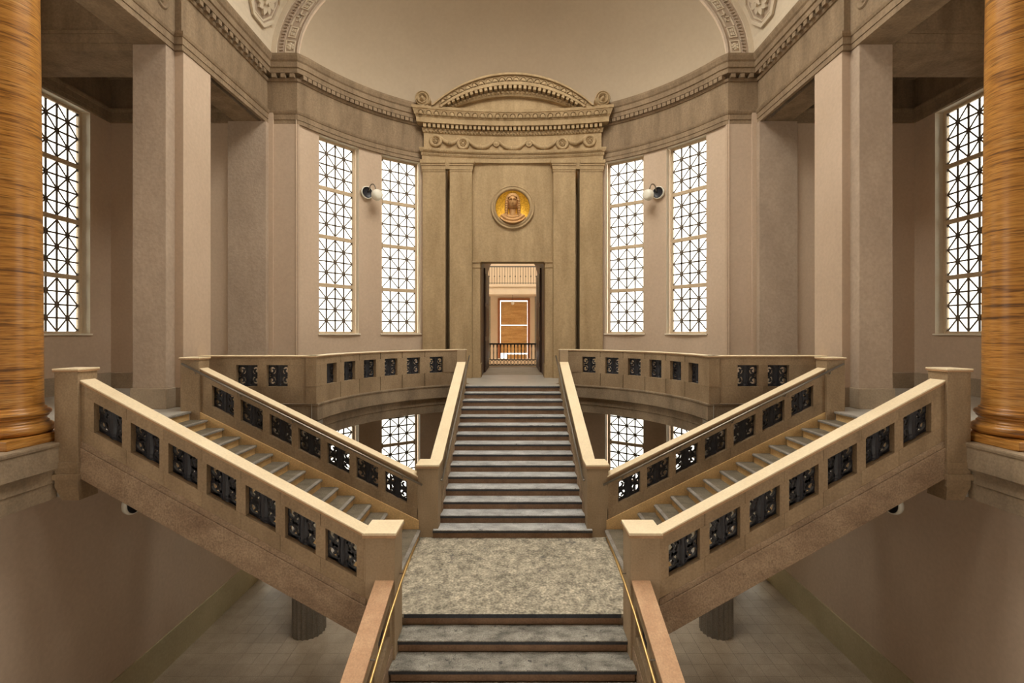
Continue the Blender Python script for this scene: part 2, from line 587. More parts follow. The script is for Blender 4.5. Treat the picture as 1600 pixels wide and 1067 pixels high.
PHI_E = asin(5.83 / RW)
PHI_B = asin(2.9 / (RW))
for s in (-1, 1):
    side = side_word(s)
    aus = [s * (PHI_B * 0.98 + (PHI_E + 0.02 - PHI_B * 0.98) * i / 30) for i in range(31)]
    holes = []
    for c in WIN_C:
        a, b = sorted((s * (c - WIN_H), s * (c + WIN_H)))
        holes += [(a, b, WZ0, WZ1), (a, b, LZ0, LZ1)]
    wall('wall_apse_' + side, aus, [LOW, 0, ARCH + 0.30], holes, apse_f, 0.36, 'plaster',
         'curved beige apse wall with tall lattice windows on the %s' % side)
    # aisle side wall with its window, aisle end wall, lower hall wall
    wy0, wy1 = 10.94, 12.22
    wall('wall_' + side, [-6, 13.2], [0, ARCH + 0.30], [(wy0 - k * 3.3, wy1 - k * 3.3, WZ0, WZ1) for k in (0, 2, 3)], lambda u, d, z, s=s: (s * (10.9 + d), u, z), 0.36, 'plaster',  # repeats towards the viewpoint are bare openings added for light
         'plain aisle wall on the far %s behind the marble column' % side)
    o = MB().box(6.5, 11.2, 12.85, 13.2, -0.8, ARCH + 0.30, lambda x, y, z, s=s: (s * x, y, z)).build('wall_aisle_end_' + side, 'plaster')
    tag(o, 'beige end wall of the aisle on the %s, beside the tall side window' % side, 'wall', kind='structure')
    o = MB().box(6.93, 7.2, -6, 13.0, LOW, -0.6, lambda x, y, z, s=s: (s * x, y, z)).build('wall_lower_' + side, 'plaster')
    tag(o, 'bare wall of the lower hall on the %s, streaked with daylight' % side, 'wall', kind='structure')
    wall('wall_corner_' + side, [s * 5.83, s * 7.2], [LOW, ARCH + 0.30], [tuple(sorted((s * 5.93, s * 6.91))) + (LOW + 0.02, -1.1)],
         lambda u, d, z: (u, 12.96 + d, z), 0.34, 'plaster', 'narrow wall corner between the %s aisle and the apse' % side)
    g_ = thing('door_%d' % (2 if s < 0 else 3), 'unseen glazed exit added for light at the end of the %s lower hall wall' % side, 'door', (s * 6.42, 13.15, LOW + 0.02), kind='structure')
    gm = MB()  # hidden exit, added to send daylight along the lower wall
    for x0_, x1_ in ((-0.49, -0.41), (0.41, 0.49), (-0.03, 0.03)):
        gm.box(x0_, x1_, 0, 0.07, 0, 4.08)
    for z0_ in (0.0, 1.2, 2.5, 4.0):
        gm.box(-0.41, 0.41, 0, 0.07, z0_, z0_ + 0.08)
    gm.build('frame', 'window_frame_paint', g_)
    for xa_ in (-0.41, 0.03):
        for za_, zb_ in ((0.08, 1.2), (1.28, 2.5), (2.58, 4.0)):
            MB().box(xa_, xa_ + 0.38, 0.03, 0.036, za_, zb_).build('pane', 'pale_glass', g_)
    portal((s * 6.42, 13.36, (LOW - 1.1) / 2), (-pi / 2, 0, 0), 0.98, 4.0)
    o = MB().box(6.90, 6.94, -6, 12.95, LOW, LOW + 0.67, lambda x, y, z, s=s: (s * x, y, z)).build('baseboard_lower_' + side, 'lower_base')
    tag(o, 'olive painted baseboard along the %s lower hall wall' % side, 'baseboard', kind='structure')
    b = MB()
    b.sweep([(s * 10.9, -6), (s * 10.9, 12.85), (s * 7.4, 12.85)], [(0.0, 0.43), (0.025, 0.42), (0.03, 0.0)], side=-1 if s < 0 else 1)
    o = b.build('baseboard_aisle_' + side, 'base_stone')
    tag(o, 'dark stone baseboard round the %s aisle' % side, 'baseboard', kind='structure')


MIDC = radians(15.6)
wall('wall_apse_lower', [-PHI_B * 0.99 + PHI_B * 1.98 * i / 16 for i in range(17)], [LOW, -0.4],
     [(-MIDC - WIN_H, -MIDC + WIN_H, LZ0, LZ1), (MIDC - WIN_H, MIDC + WIN_H, LZ0, LZ1)], apse_f, 0.36, 'plaster',
     'curved wall of the lower apse behind the middle flight')
wall('wall_back', [-11.3, 11.3], [LOW, 13.4], [(x - 1.5, x + 1.5, LOW + 0.02, -1.4) for x in (-4.9, 4.9)],  # both doorways are added to brighten the lower hall
     lambda u, d, z: (u, -6.0 - d, z), 0.3, 'plaster', 'end wall of the hall behind the viewpoint, with unseen doorways added below for light')
for x in (-4.9, 4.9):
    portal((x, -6.4, (LOW - 1.4) / 2), (pi / 2, 0, 0), 3.0, 3.8)


# ------------------------------------------------------------------ windows
def make_window(n_pan, w, z_first, pan_h, tr, top, name, label):
    """empty at the sill centre, local x along the wall, y outwards"""
    root = thing(name, label, 'window', kind='structure')
    fr = MB()
    fw = 0.085
    tot = top
    fr.box(-w / 2, -w / 2 + fw, 0, 0.09, 0, tot)
    fr.box(w / 2 - fw, w / 2, 0, 0.09, 0, tot)
    fr.box(-w / 2 + fw, w / 2 - fw, 0, 0.09, 0, z_first)
    z = z_first
    zs = []
    for i in range(n_pan):
        zs.append(z)
        z += pan_h
        t = tr if i < n_pan - 1 else tot - z
        fr.box(-w / 2 + fw, w / 2 - fw, 0, 0.09, z, z + t)
        z += t
    fr.build('frame', 'window_frame_paint', root, bevel=0.01)
    sl = MB().box(-w / 2 - 0.04, w / 2 + 0.04, -0.24, 0.04, -0.03, 0.012)
    sl.build('sill', 'reveal_paint', root, bevel=0.006)
    gw, gh = w - 2 * fw, pan_h
    cw, ch = gw / 4, gh / 4
    key = (round(gw, 3), round(gh, 3))
    if key not in SASH:
        lat = MB()
        F2 = lambda u, d, v: (u, d, v)
        t = 0.040
        for i in (1, 2, 3):
            lat.box(-gw / 2 + cw * i - t / 2, -gw / 2 + cw * i + t / 2, 0.035, 0.06, 0, gh)
            lat.box(-gw / 2, gw / 2, 0.035, 0.06, ch * i - t / 2, ch * i + t / 2)

        def pt(i, j):
            return (-gw / 2 + cw * i, ch * j)
        for a, b in (((0, 0), (4, 4)), ((0, 4), (4, 0)), ((0, 2), (2, 0)), ((2, 0), (4, 2)), ((4, 2), (2, 4)), ((2, 4), (0, 2))):
            lat.ribbon([pt(*a), pt(*b)], 0.031, 0.038, 0.056, F2)
        for a in ((1, 1), (3, 1), (2, 2), (1, 3), (3, 3)):
            c = pt(*a)
            lat.lathe([(0.0, 0.02), (0.05, 0.026), (0.054, 0.06), (0.0, 0.064)], lambda q, r, h, c=c: (c[0] + r * cos(q), h, c[1] + r * sin(q)), 10)
        # rounded sash corners
        cr = 0.07
        for sx in (-1, 1):
            for sz in (0, 1):
                cx, cz = sx * gw / 2, sz * gh
                dx, dz = -sx, 1 - 2 * sz
                arc = [(cx + dx * (cr - cr * cos(k * pi / 8)), cz + dz * (cr - cr * sin(k * pi / 8))) for k in range(5)]
                lat.prism([(cx, cz)] + arc, lambda u, v: (u, 0.03, v), lambda u, v: (u, 0.062, v))
        pane = MB().box(0.004, cw - 0.004, 0.046, 0.051, 0.004, ch - 0.004)
        SASH[key] = (lat.mesh('lattice'), pane.mesh('pane'))
    lat_me, pane_me = SASH[key]
    for z in zs:
        sash = bpy.data.objects.new('sash', lat_me)
        if not lat_me.materials:
            lat_me.materials.append(M['lattice_iron'])
        C.objects.link(sash)
        sash.parent = root
        sash.location = (0, 0, z)
        for i in range(4):
            for j in range(4):
                obj('pane', pane_me, 'pale_glass', sash, loc=(-gw / 2 + cw * i, 0, ch * j))
    return root


SASH = {}
WW = 2 * RW * sin(WIN_H)
W_UP = make_window(4, WW, 0.07, 1.305, 0.115, WZ1 - WZ0, 'window_1', 'tall lattice window in the apse, outer one left of the portal')
W_LO = make_window(3, WW, 0.06, 1.09, 0.10, LZ1 - LZ0, 'window_7', 'lower lattice window under the gallery, outer one left of the stair')


def put_window(w, ang, z, R):
    w.location = (R * sin(ang), CY + R * cos(ang), z)
    w.rotation_euler = (0, 0, -ang)


k_up, k_lo = 0, 0
for s in (-1, 1):
    for q, c in enumerate(WIN_C):
        pos = ('outer', 'inner')[q]
        w = W_UP if k_up == 0 else copy_tree(W_UP)
        w.name = 'window_%d' % (k_up + 1)
        tag(w, 'tall lattice window in the apse, %s one %s of the portal' % (pos, side_word(s)), 'window', 'upper apse windows', 'structure')
        put_window(w, s * c, WZ0, RW * cos(WIN_H) + 0.20)
        portal(((RW + 0.42) * sin(s * c), CY + (RW + 0.42) * cos(s * c), (WZ0 + WZ1) / 2), (-pi / 2, 0, -s * c), WW, WZ1 - WZ0)
        k_up += 1
        w = W_LO if k_lo == 0 else copy_tree(W_LO)
        w.name = 'window_%d' % (k_lo + 7)
        tag(w, 'lower lattice window under the gallery, %s one %s of the stair' % (pos, side_word(s)), 'window', 'lower apse windows', 'structure')
        put_window(w, s * c, LZ0, RW * cos(WIN_H) + 0.20)
        portal(((RW + 0.42) * sin(s * c), CY + (RW + 0.42) * cos(s * c), (LZ0 + LZ1) / 2), (-pi / 2, 0, -s * c), WW, LZ1 - LZ0)
        k_lo += 1
for s in (-1, 1):
    w = copy_tree(W_LO)  # unseen extra window, added to let daylight into the lower hall
    w.name = 'window_%d' % (11 if s < 0 else 12)
    tag(w, 'lower lattice window added for light, hidden behind the middle flight on the %s' % side_word(s), 'window', 'lower apse windows', 'structure')
    put_window(w, s * MIDC, LZ0, RW * cos(WIN_H) + 0.20)
    portal(((RW + 0.42) * sin(s * MIDC), CY + (RW + 0.42) * cos(MIDC), (LZ0 + LZ1) / 2), (-pi / 2, 0, -s * MIDC), WW, LZ1 - LZ0)
for s in (-1, 1):
    w = make_window(4, 1.28, 0.07, 1.305, 0.115, WZ1 - WZ0, 'window_%d' % (5 if s < 0 else 6),
                    'tall side window half hidden by the %s marble column' % side_word(s))
    w['group'] = 'aisle windows'
    w.location = (s * 11.1, 11.58, WZ0)
    w.rotation_euler = (0, 0, -s * pi / 2)
    for k in (0, 2, 3):
        portal((s * 11.35, 11.58 - 3.3 * k, (WZ0 + WZ1) / 2), (-pi / 2, 0, -s * pi / 2), 1.28, WZ1 - WZ0)

# ------------------------------------------------------------------ floors
fl = MB()
fl.box(-7.2, 7.2, -6, 17, LOW - 0.2, LOW - 0.012)
floor = fl.build('floor', 'floor_joint')
tag(floor, 'small square tiles of the lower hall floor under the stairs', 'floor', kind='structure')
tile_me = MB().box(0.002, 0.328, 0.002, 0.328, -0.012, 0.0).mesh('tile')
rest = MB()
n_tile = 0
for i in range(-22, 22):
    for j in range(-18, 52):
        x, y = i * 0.33, j * 0.33
        if abs(x + 0.165) > 6.95 or y > 16.5:
            continue
        cx, cy = abs(x + 0.165), y + 0.165
        px = FPX * cx / max(cy, 0.5)
        py = 520 + FPX * (EYE - LOW) / max(cy, 0.5)
        seen = cy > 8.6 and py > 885 and (py > 746 + (672 - px) * 0.5615 - 12) and px > 190 + (py - 900) * 0.3
        if seen and n_tile < 300:
            obj('tile', tile_me, 'floor_tile', floor, loc=(x, y, LOW))
            n_tile += 1
        else:
            rest.box(x + 0.003, x + 0.327, y + 0.003, y + 0.327, LOW - 0.012, LOW)
o = rest.build('tile_field', 'floor_tile', floor)
o['kind'] = 'stuff'

gf = MB()
rows = []
for i in range(49):
    a = -pi / 2 + pi * i / 48
    rows.append([(r * sin(a), CY + r * cos(a), z) for (r, z) in ((RG + 0.1, 0.0), (RW + 0.35, 0.0), (RW + 0.35, -0.79), (RG + 0.1, -0.79))])
gf.quad_strip(rows, closed_v=True)
gf.box(-1.62, 1.62, 13.5, 14.4, -0.5, -0.001)
gf.box(-3.1, 3.1, 15.0, 16.4, -0.5, -0.002)
for s in (-1, 1):
    mir = lambda x, y, z, s=s: (s * x, y, z)
    gf.box(6.42, 11.2, -6, 6.5, -0.79, 0, mir)
    gf.box(6.17, 11.2, 6.6, 10.06, -0.785, -0.0005, mir)
    gf.box(5.2, 11.2, 10.06, 12.9, -0.77, -0.0015, mir)
    gf.box(RG + 0.02, 6.0, 10.06, 10.4, -0.775, -0.0012, mir)
o = gf.build('floor_gallery', 'gallery_stone')
tag(o, 'pale stone gallery floor behind the curved parapet and in the aisles', 'floor', kind='structure')

# ------------------------------------------------------------------ vault, dome, arch
SPR = CORN
RZ = 3.73
dm = MB()
rows = []
NU, NV = 64, 24
for i in range(NU + 1):
    # longitude along the half circle seen in plan
    a = -pi / 2 + pi * i / NU
    row = []
    for j in range(NV + 1):
        t = pi / 2 * j / NV
        r = (RW - 0.02) * cos(t)
        row.append((r * sin(a), CY + r * cos(a), SPR - 0.03 + RZ * sin(t)))
    rows.append(row)


def cut(p):
    return p if p[1] >= 12.95 else None


# only the part behind the arch plane
for i in range(NU):
    for j in range(NV):
        q = [rows[i][j], rows[i + 1][j], rows[i + 1][j + 1], rows[i][j + 1]]
        if max(p[1] for p in q) < 12.95:
            continue
        q = [(p[0], max(p[1], 12.9), p[2]) if p[1] >= 12.95 else p for p in q]
        b = len(dm.v)
        dm.v.extend(q)
        dm.f.append((b, b + 1, b + 2, b + 3))
o = dm.build('ceiling_dome', 'dome_plaster', smooth=True)
import bmesh
bm = bmesh.new()
bm.from_mesh(o.data)
bmesh.ops.remove_doubles(bm, verts=bm.verts, dist=0.0005)
bmesh.ops.bisect_plane(bm, geom=bm.verts[:] + bm.edges[:] + bm.faces[:], plane_co=(0, 12.95, 0), plane_no=(0, 1, 0), clear_inner=True)
bm.to_mesh(o.data)
bm.free()
o.data.polygons.foreach_set('use_smooth', [True] * len(o.data.polygons))
tag(o, 'plain half dome over the apse', 'ceiling', kind='structure')
# a faint raised rim inside the dome
AI, BI = 5.83, 3.32
AO, BO = 6.50, 3.92


def ell(a, b, t, y):
    return (-a * cos(t), y, SPR + b * sin(t))


rim = MB()
prof = [(0.0, 13.02), (0.06, 13.02), (0.075, 13.28), (0.012, 13.30)]
rim.quad_strip([[ell(AI + 0.03 - d, BI + 0.02 - d, pi * i / 72, y) for (d, y) in ((0.0, 12.95), (0.0, 13.10), (-0.03, 13.12))] for i in range(73)])
o = rim.build('trim_dome_rim', 'vault_plaster', smooth=True)
tag(o, 'pale rim where the half dome meets the great arch', 'trim', kind='structure')

arch = thing('trim_great_arch', 'great arch band with meander ornament in front of the half dome', 'arch', kind='structure')
ab = MB()
steps_ = [(0.0, 13.0), (0.0, 12.90), (0.05, 12.86), (0.10, 12.88), (0.12, 12.90), (0.60, 12.90), (0.62, 12.88), (0.72, 12.86), (0.76, 12.84), (1.0, 12.84), (1.0, 13.2)]
NA = 96
ab.quad_strip([[ell(AI + (AO - AI) * t, BI + (BO - BI) * t, pi * i / NA, y) for (t, y) in steps_] for i in range(NA + 1)])
ab.build('arch_band', 'coffer_ground', arch, smooth=False)
lip = MB()
lip.quad_strip([[ell(AI + (AO - AI) * t, BI + (BO - BI) * t, pi * i / NA, y) for (t, y) in ((0.84, 12.86), (0.84, 12.80), (1.06, 12.80), (1.06, 12.86))] for i in range(NA + 1)], closed_v=True)
lip.build('outer_moulding', 'vault_plaster', arch, smooth=False)
# arc length table on the band's middle line
am, bm_ = AI + (AO - AI) * 0.36, BI + (BO - BI) * 0.36
tab = [(0.0, 0.0)]
L_ = 0.0
pp = ell(am, bm_, 0, 0)
for i in range(1, 721):
    t = pi / 2 * i / 720
    p = ell(am, bm_, t, 0)
    L_ += sqrt((p[0] - pp[0]) ** 2 + (p[2] - pp[2]) ** 2)
    tab.append((L_, t))
    pp = p


def t_at(L):
    for i in range(1, len(tab)):
        if tab[i][0] >= L:
            return tab[i][1]
    return tab[-1][1]


def band_pt(s, L, rr, y):
    """point on the arch face: L along the band, rr across it (0 inner .. 1 outer)"""
    t = t_at(max(L, 0))
    p = ell(AI + (AO - AI) * rr, BI + (BO - BI) * rr, t, y)
    return (p[0] * (-s), p[1], p[2])


UN = 0.42
for s in (-1, 1):
    r0, r1 = 0.16, 0.56
    for k in range(9):
        base = 0.10 + k * UN
        mb = MB()
        f = lambda u, d, v, s=s: band_pt(s, u, v, d)
        y0, y1 = 12.875, 12.91

        def rect(u0, u1, v0, v1, w=0.03, wr=0.045):
            mb.box(u0, u1, y0, y1, v0, v0 + wr, f, 3)
            mb.box(u0, u1, y0, y1, v1 - wr, v1, f, 3)
            mb.box(u0, u0 + w, y0, y1, v0 + wr, v1 - wr, f, 1)
            mb.box(u1 - w, u1, y0, y1, v0 + wr, v1 - wr, f, 1)
        if k == 0:
            rect(base, base + 0.34, r0, r1)
            cu, cv = base + 0.17, (r0 + r1) / 2
            for q in range(6):
                a = q * pi / 3
                mb.lathe([(0.0, -0.035), (0.03, -0.03), (0.045, 0.0)], lambda aa, r, h, a=a, cu=cu, cv=cv, s=s: band_pt(s, cu + 0.07 * cos(a) + r * cos(aa), cv + (0.07 * sin(a) + r * sin(aa)) / 0.66, 12.90 + h), 6)
            mb.lathe([(0.0, -0.045), (0.04, -0.03), (0.05, 0.0)], lambda aa, r, h, cu=cu, cv=cv, s=s: band_pt(s, cu + r * cos(aa), cv + r * sin(aa) / 0.66, 12.90 + h), 8)
            mb.build('corner_rosette', 'vault_plaster', arch)
        elif k % 2:
            rect(base, base + 0.30, r0 + 0.04, r1 - 0.04)
            mb.box(base + 0.06, base + 0.135, y0, y1, r0 + 0.13, r0 + 0.185, f)
            mb.box(base + 0.165, base + 0.24, y0, y1, r0 + 0.13, r0 + 0.185, f)
            mb.box(base + 0.06, base + 0.135, y0, y1, r0 + 0.215, r0 + 0.27, f)
            mb.box(base + 0.165, base + 0.24, y0, y1, r0 + 0.215, r0 + 0.27, f)
            mb.build('meander_box', 'vault_plaster', arch)
        else:
            mb.box(base - 0.10, base + 0.36, y0, y1, r0, r0 + 0.045, f, 4)
            mb.box(base - 0.10, base + 0.18, y0, y1, r1 - 0.045, r1, f, 3)
            mb.box(base + 0.15, base + 0.18, y0, y1, r0 + 0.14, r1, f)
            mb.box(base + 0.04, base + 0.18, y0, y1, r0 + 0.14, r0 + 0.185, f)
            mb.box(base + 0.04, base + 0.07, y0, y1, r0 + 0.14, r0 + 0.27, f)
            mb.box(base + 0.24, base + 0.27, y0, y1, r0, r0 + 0.27, f)
            mb.box(base + 0.24, base + 0.40, y0, y1, r0 + 0.225, r0 + 0.27, f)
            mb.build('meander_key', 'vault_plaster', arch)
    eg = MB()
    for k in range(44):
        u = 0.12 + k * 0.085
        f = lambda a, b, c, s=s: band_pt(s, a, c, b)
        eg.box(u, u + 0.048, 12.82, 12.88, 0.66, 0.75, f)
        eg.box(u + 0.014, u + 0.034, 12.82, 12.88, 0.62, 0.66, f)
    o = eg.build('bead_row', 'coffer_ground', arch)
    o['kind'] = 'stuff'

vt = MB()
SKX, SKY0, SKY1 = 2.5, 4.0, 12.2      # unseen skylight added in the vault's crown to brighten stairs and hall
ys_ = [-6.0, 0.0, SKY0, 8.0, SKY1, 12.86]
ts_ = [pi * i / 60 for i in range(61)]
for dd in (0.03, 0.25):
    for i in range(60):
        for j in range(len(ys_) - 1):
            tm_ = (ts_[i] + ts_[i + 1]) / 2
            if abs(AO * cos(tm_)) < SKX and ys_[j] >= SKY0 and ys_[j + 1] <= SKY1:
                continue
            vt.quad_strip([[ell(AO + dd, BO + dd, t, y) for y in (ys_[j], ys_[j + 1])] for t in (ts_[i], ts_[i + 1])])
o = vt.build('ceiling_vault', 'vault_plaster', smooth=True)
tag(o, 'coffered barrel vault over the hall, seen in the top corners', 'ceiling', kind='structure')
vault = o


def vault_pt(s, L, y, d):
    """L arc length from the springing, d depth inwards"""
    t = L / 6.2
    # crude arc length along the outer ellipse
    Lc, tt = 0.0, 0.0
    while Lc < L and tt < pi / 2:
        tt += 0.01
        Lc += 0.01 * sqrt((AO * sin(tt)) ** 2 + (BO * cos(tt)) ** 2)
    a, b = AO + 0.02 - d, BO + 0.02 - d
    return (s * a * cos(tt), y, SPR + b * sin(tt))


for s in (-1, 1):
    for row in range(2):
        for colm in range(4):
            yc = 12.02 - colm * 1.5
            Lc = 0.98 + row * 1.5
            f = lambda u, d, v, s=s, yc=yc, Lc=Lc: vault_pt(s, max(0.02, Lc + v), yc + u, d)
            octo = [(0.62 * cos(pi / 8 + k * pi / 4), 0.62 * sin(pi / 8 + k * pi / 4)) for k in range(8)]
            sunk = MB()
            b = len(sunk.v)
            sunk.v.extend([f(u * 1.02, 0.004, v * 1.02) for u, v in octo])
            sunk.f.append(tuple(range(8)))
            cof = sunk.build('coffer', 'coffer_ground', vault)
            mb = MB()
            mb.ribbon([(u, v) for u, v in octo], 0.09, 0.0, 0.06, f, closed=True)
            mb.ribbon([(u * 0.80, v * 0.80) for u, v in octo], 0.03, 0.0, 0.03, f, closed=True)
            mb.build('coffer_frame', 'vault_plaster', cof)
            ro = MB()
            for k in range(10):
                a = k * 2 * pi / 10
                pts = [(0.02 * cos(a), 0.02 * sin(a)), (0.16 * cos(a + 0.1), 0.16 * sin(a + 0.1)), (0.28 * cos(a), 0.28 * sin(a)), (0.36 * cos(a - 0.08), 0.36 * sin(a - 0.08))]
                ro.ribbon(pts, [0.05, 0.14, 0.16, 0.03], 0.02, 0.09, f)
            for k in range(6):
                a = k * pi / 3 + 0.3
                ro.ribbon([(0.0, 0.0), (0.10 * cos(a), 0.10 * sin(a)), (0.17 * cos(a), 0.17 * sin(a))], [0.05, 0.10, 0.03], 0.08, 0.14, f)
            ro.build('rosette', 'vault_plaster', cof)

# ------------------------------------------------------------------ entablatures
ENT = [(-0.02, 7.186), (0.06, 7.186), (0.06, 7.30), (0.075, 7.30), (0.075, 7.44), (0.09, 7.45), (0.11, 7.50), (0.115, 7.54), (0.0, 7.55),
       (0.0, 8.36), (0.03, 8.37), (0.05, 8.42), (0.055, 8.43), (-0.05, 8.432), (-0.05, 8.538), (0.13, 8.545), (0.14, 8.66), (0.17, 8.68), (0.17, 8.82), (0.20, 8.86), (0.23, 8.96), (0.235, 9.02), (0.0, 9.02)]
DENT = MB().box(-0.062, 0.062, -0.17, 0.0, 0.0, 0.108).mesh('dentil')
DENT.materials.append(M['frieze_stone'])


def dentils(parent, p0, p1, pitch, z, off, nrm, me=DENT, mat='frieze_stone'):
    """dentils between two plan points, standing off the wall by off along nrm"""
    L = sqrt((p1[0] - p0[0]) ** 2 + (p1[1] - p0[1]) ** 2)
    n = max(1, int(L / pitch))
    for i in range(n):
        t = (i + 0.5) / n
        x, y = p0[0] + (p1[0] - p0[0]) * t + nrm[0] * off, p0[1] + (p1[1] - p0[1]) * t + nrm[1] * off
        obj('dentil', me, mat, parent, loc=(x, y, z), rotz=atan2(nrm[0], -nrm[1]) * 1.0)


for k_, s in enumerate((-1, 1)):
    side = side_word(s)
    arc = []
    n = 40
    for i in range(n + 1):
        a = PHI_E + (PHI_B - PHI_E) * i / n
        arc.append((s * RW * sin(a), CY + RW * cos(a)))
    path = [(s * 6.87, -6), (s * 6.87, 9.58), (s * 6.70, 9.58), (s * 6.70, 12.95), (s * 5.89, 12.95)] + arc[1:]
    mb = MB()
    mb.sweep(path, ENT, side=-1 if s < 0 else 1)
    tr = mb.build('trim_%d' % (k_ + 1), 'frieze_stone')
    tag(tr, 'grey brown stone entablature running along the %s of the hall and round the apse' % side, 'entablature', kind='structure')
    # beam over the piers, cross beam and aisle entablature
    mir = lambda x, y, z, s=s: (s * x, y, z)
    MB().box(6.83, 7.49, -6, 12.9, ARCH - 0.004, 9.0, mir).build('beam', 'frieze_stone', tr, bevel=0.01)
    cb = MB()
    cb.box(7.48, 10.95, 9.56, 10.52, ARCH + 0.002, 8.9, mir)
    for z0, z1, d in ((7.19, 7.33, 0.02), (7.33, 7.50, 0.045), (7.50, 7.57, 0.07)):
        cb.box(7.48, 10.95, 9.56 - d, 10.52 + d, z0, z1, mir)
    cb.build('cross_beam', 'frieze_stone', tr)
    ai = MB()
    ai.sweep([(s * 10.9, -6), (s * 10.9, 12.85), (s * 7.4, 12.85)], ENT, side=-1 if s < 0 else 1)
    ai.build('aisle_cornice', 'frieze_stone', tr)
    MB().box(6.9, 11.2, -6, 13.0, 8.75, 8.95, mir).build('aisle_soffit', 'plaster', tr)
    # dentils
    dentils(tr, (s * 6.70, 9.7), (s * 6.70, 12.7), 0.205, 8.43, -0.05, (-s, 0))
    dentils(tr, (s * 6.87, 4.0), (s * 6.87, 9.45), 0.205, 8.43, -0.05, (-s, 0))
    dentils(tr, (s * 6.60, 12.95), (s * 5.86, 12.95), 0.2, 8.43, -0.05, (0, -1))
    na = 27
    for i in range(na):
        a = PHI_E + (PHI_B - PHI_E) * (i + 0.5) / na
        r = RW + 0.05
        obj('dentil', DENT, 'frieze_stone', tr, loc=(s * r * sin(a), CY + r * cos(a), 8.43), rotz=-s * a)
    # roundel on the frieze before the pier
    ro = MB()
    cx, cy, cz = s * 6.87, 9.22, 8.0
    ro.lathe([(0.0, 0.06), (0.05, 0.065), (0.07, 0.03), (0.10, 0.03), (0.12, 0.07), (0.16, 0.07), (0.18, 0.03), (0.22, 0.025), (0.24, 0.0)],
             lambda a, r, h, cx=cx, cy=cy, cz=cz, s=s: (cx - s * h, cy + r * cos(a), cz + r * sin(a)), 20)
    ro.build('frieze_roundel', 'frieze_stone', tr, smooth=True)

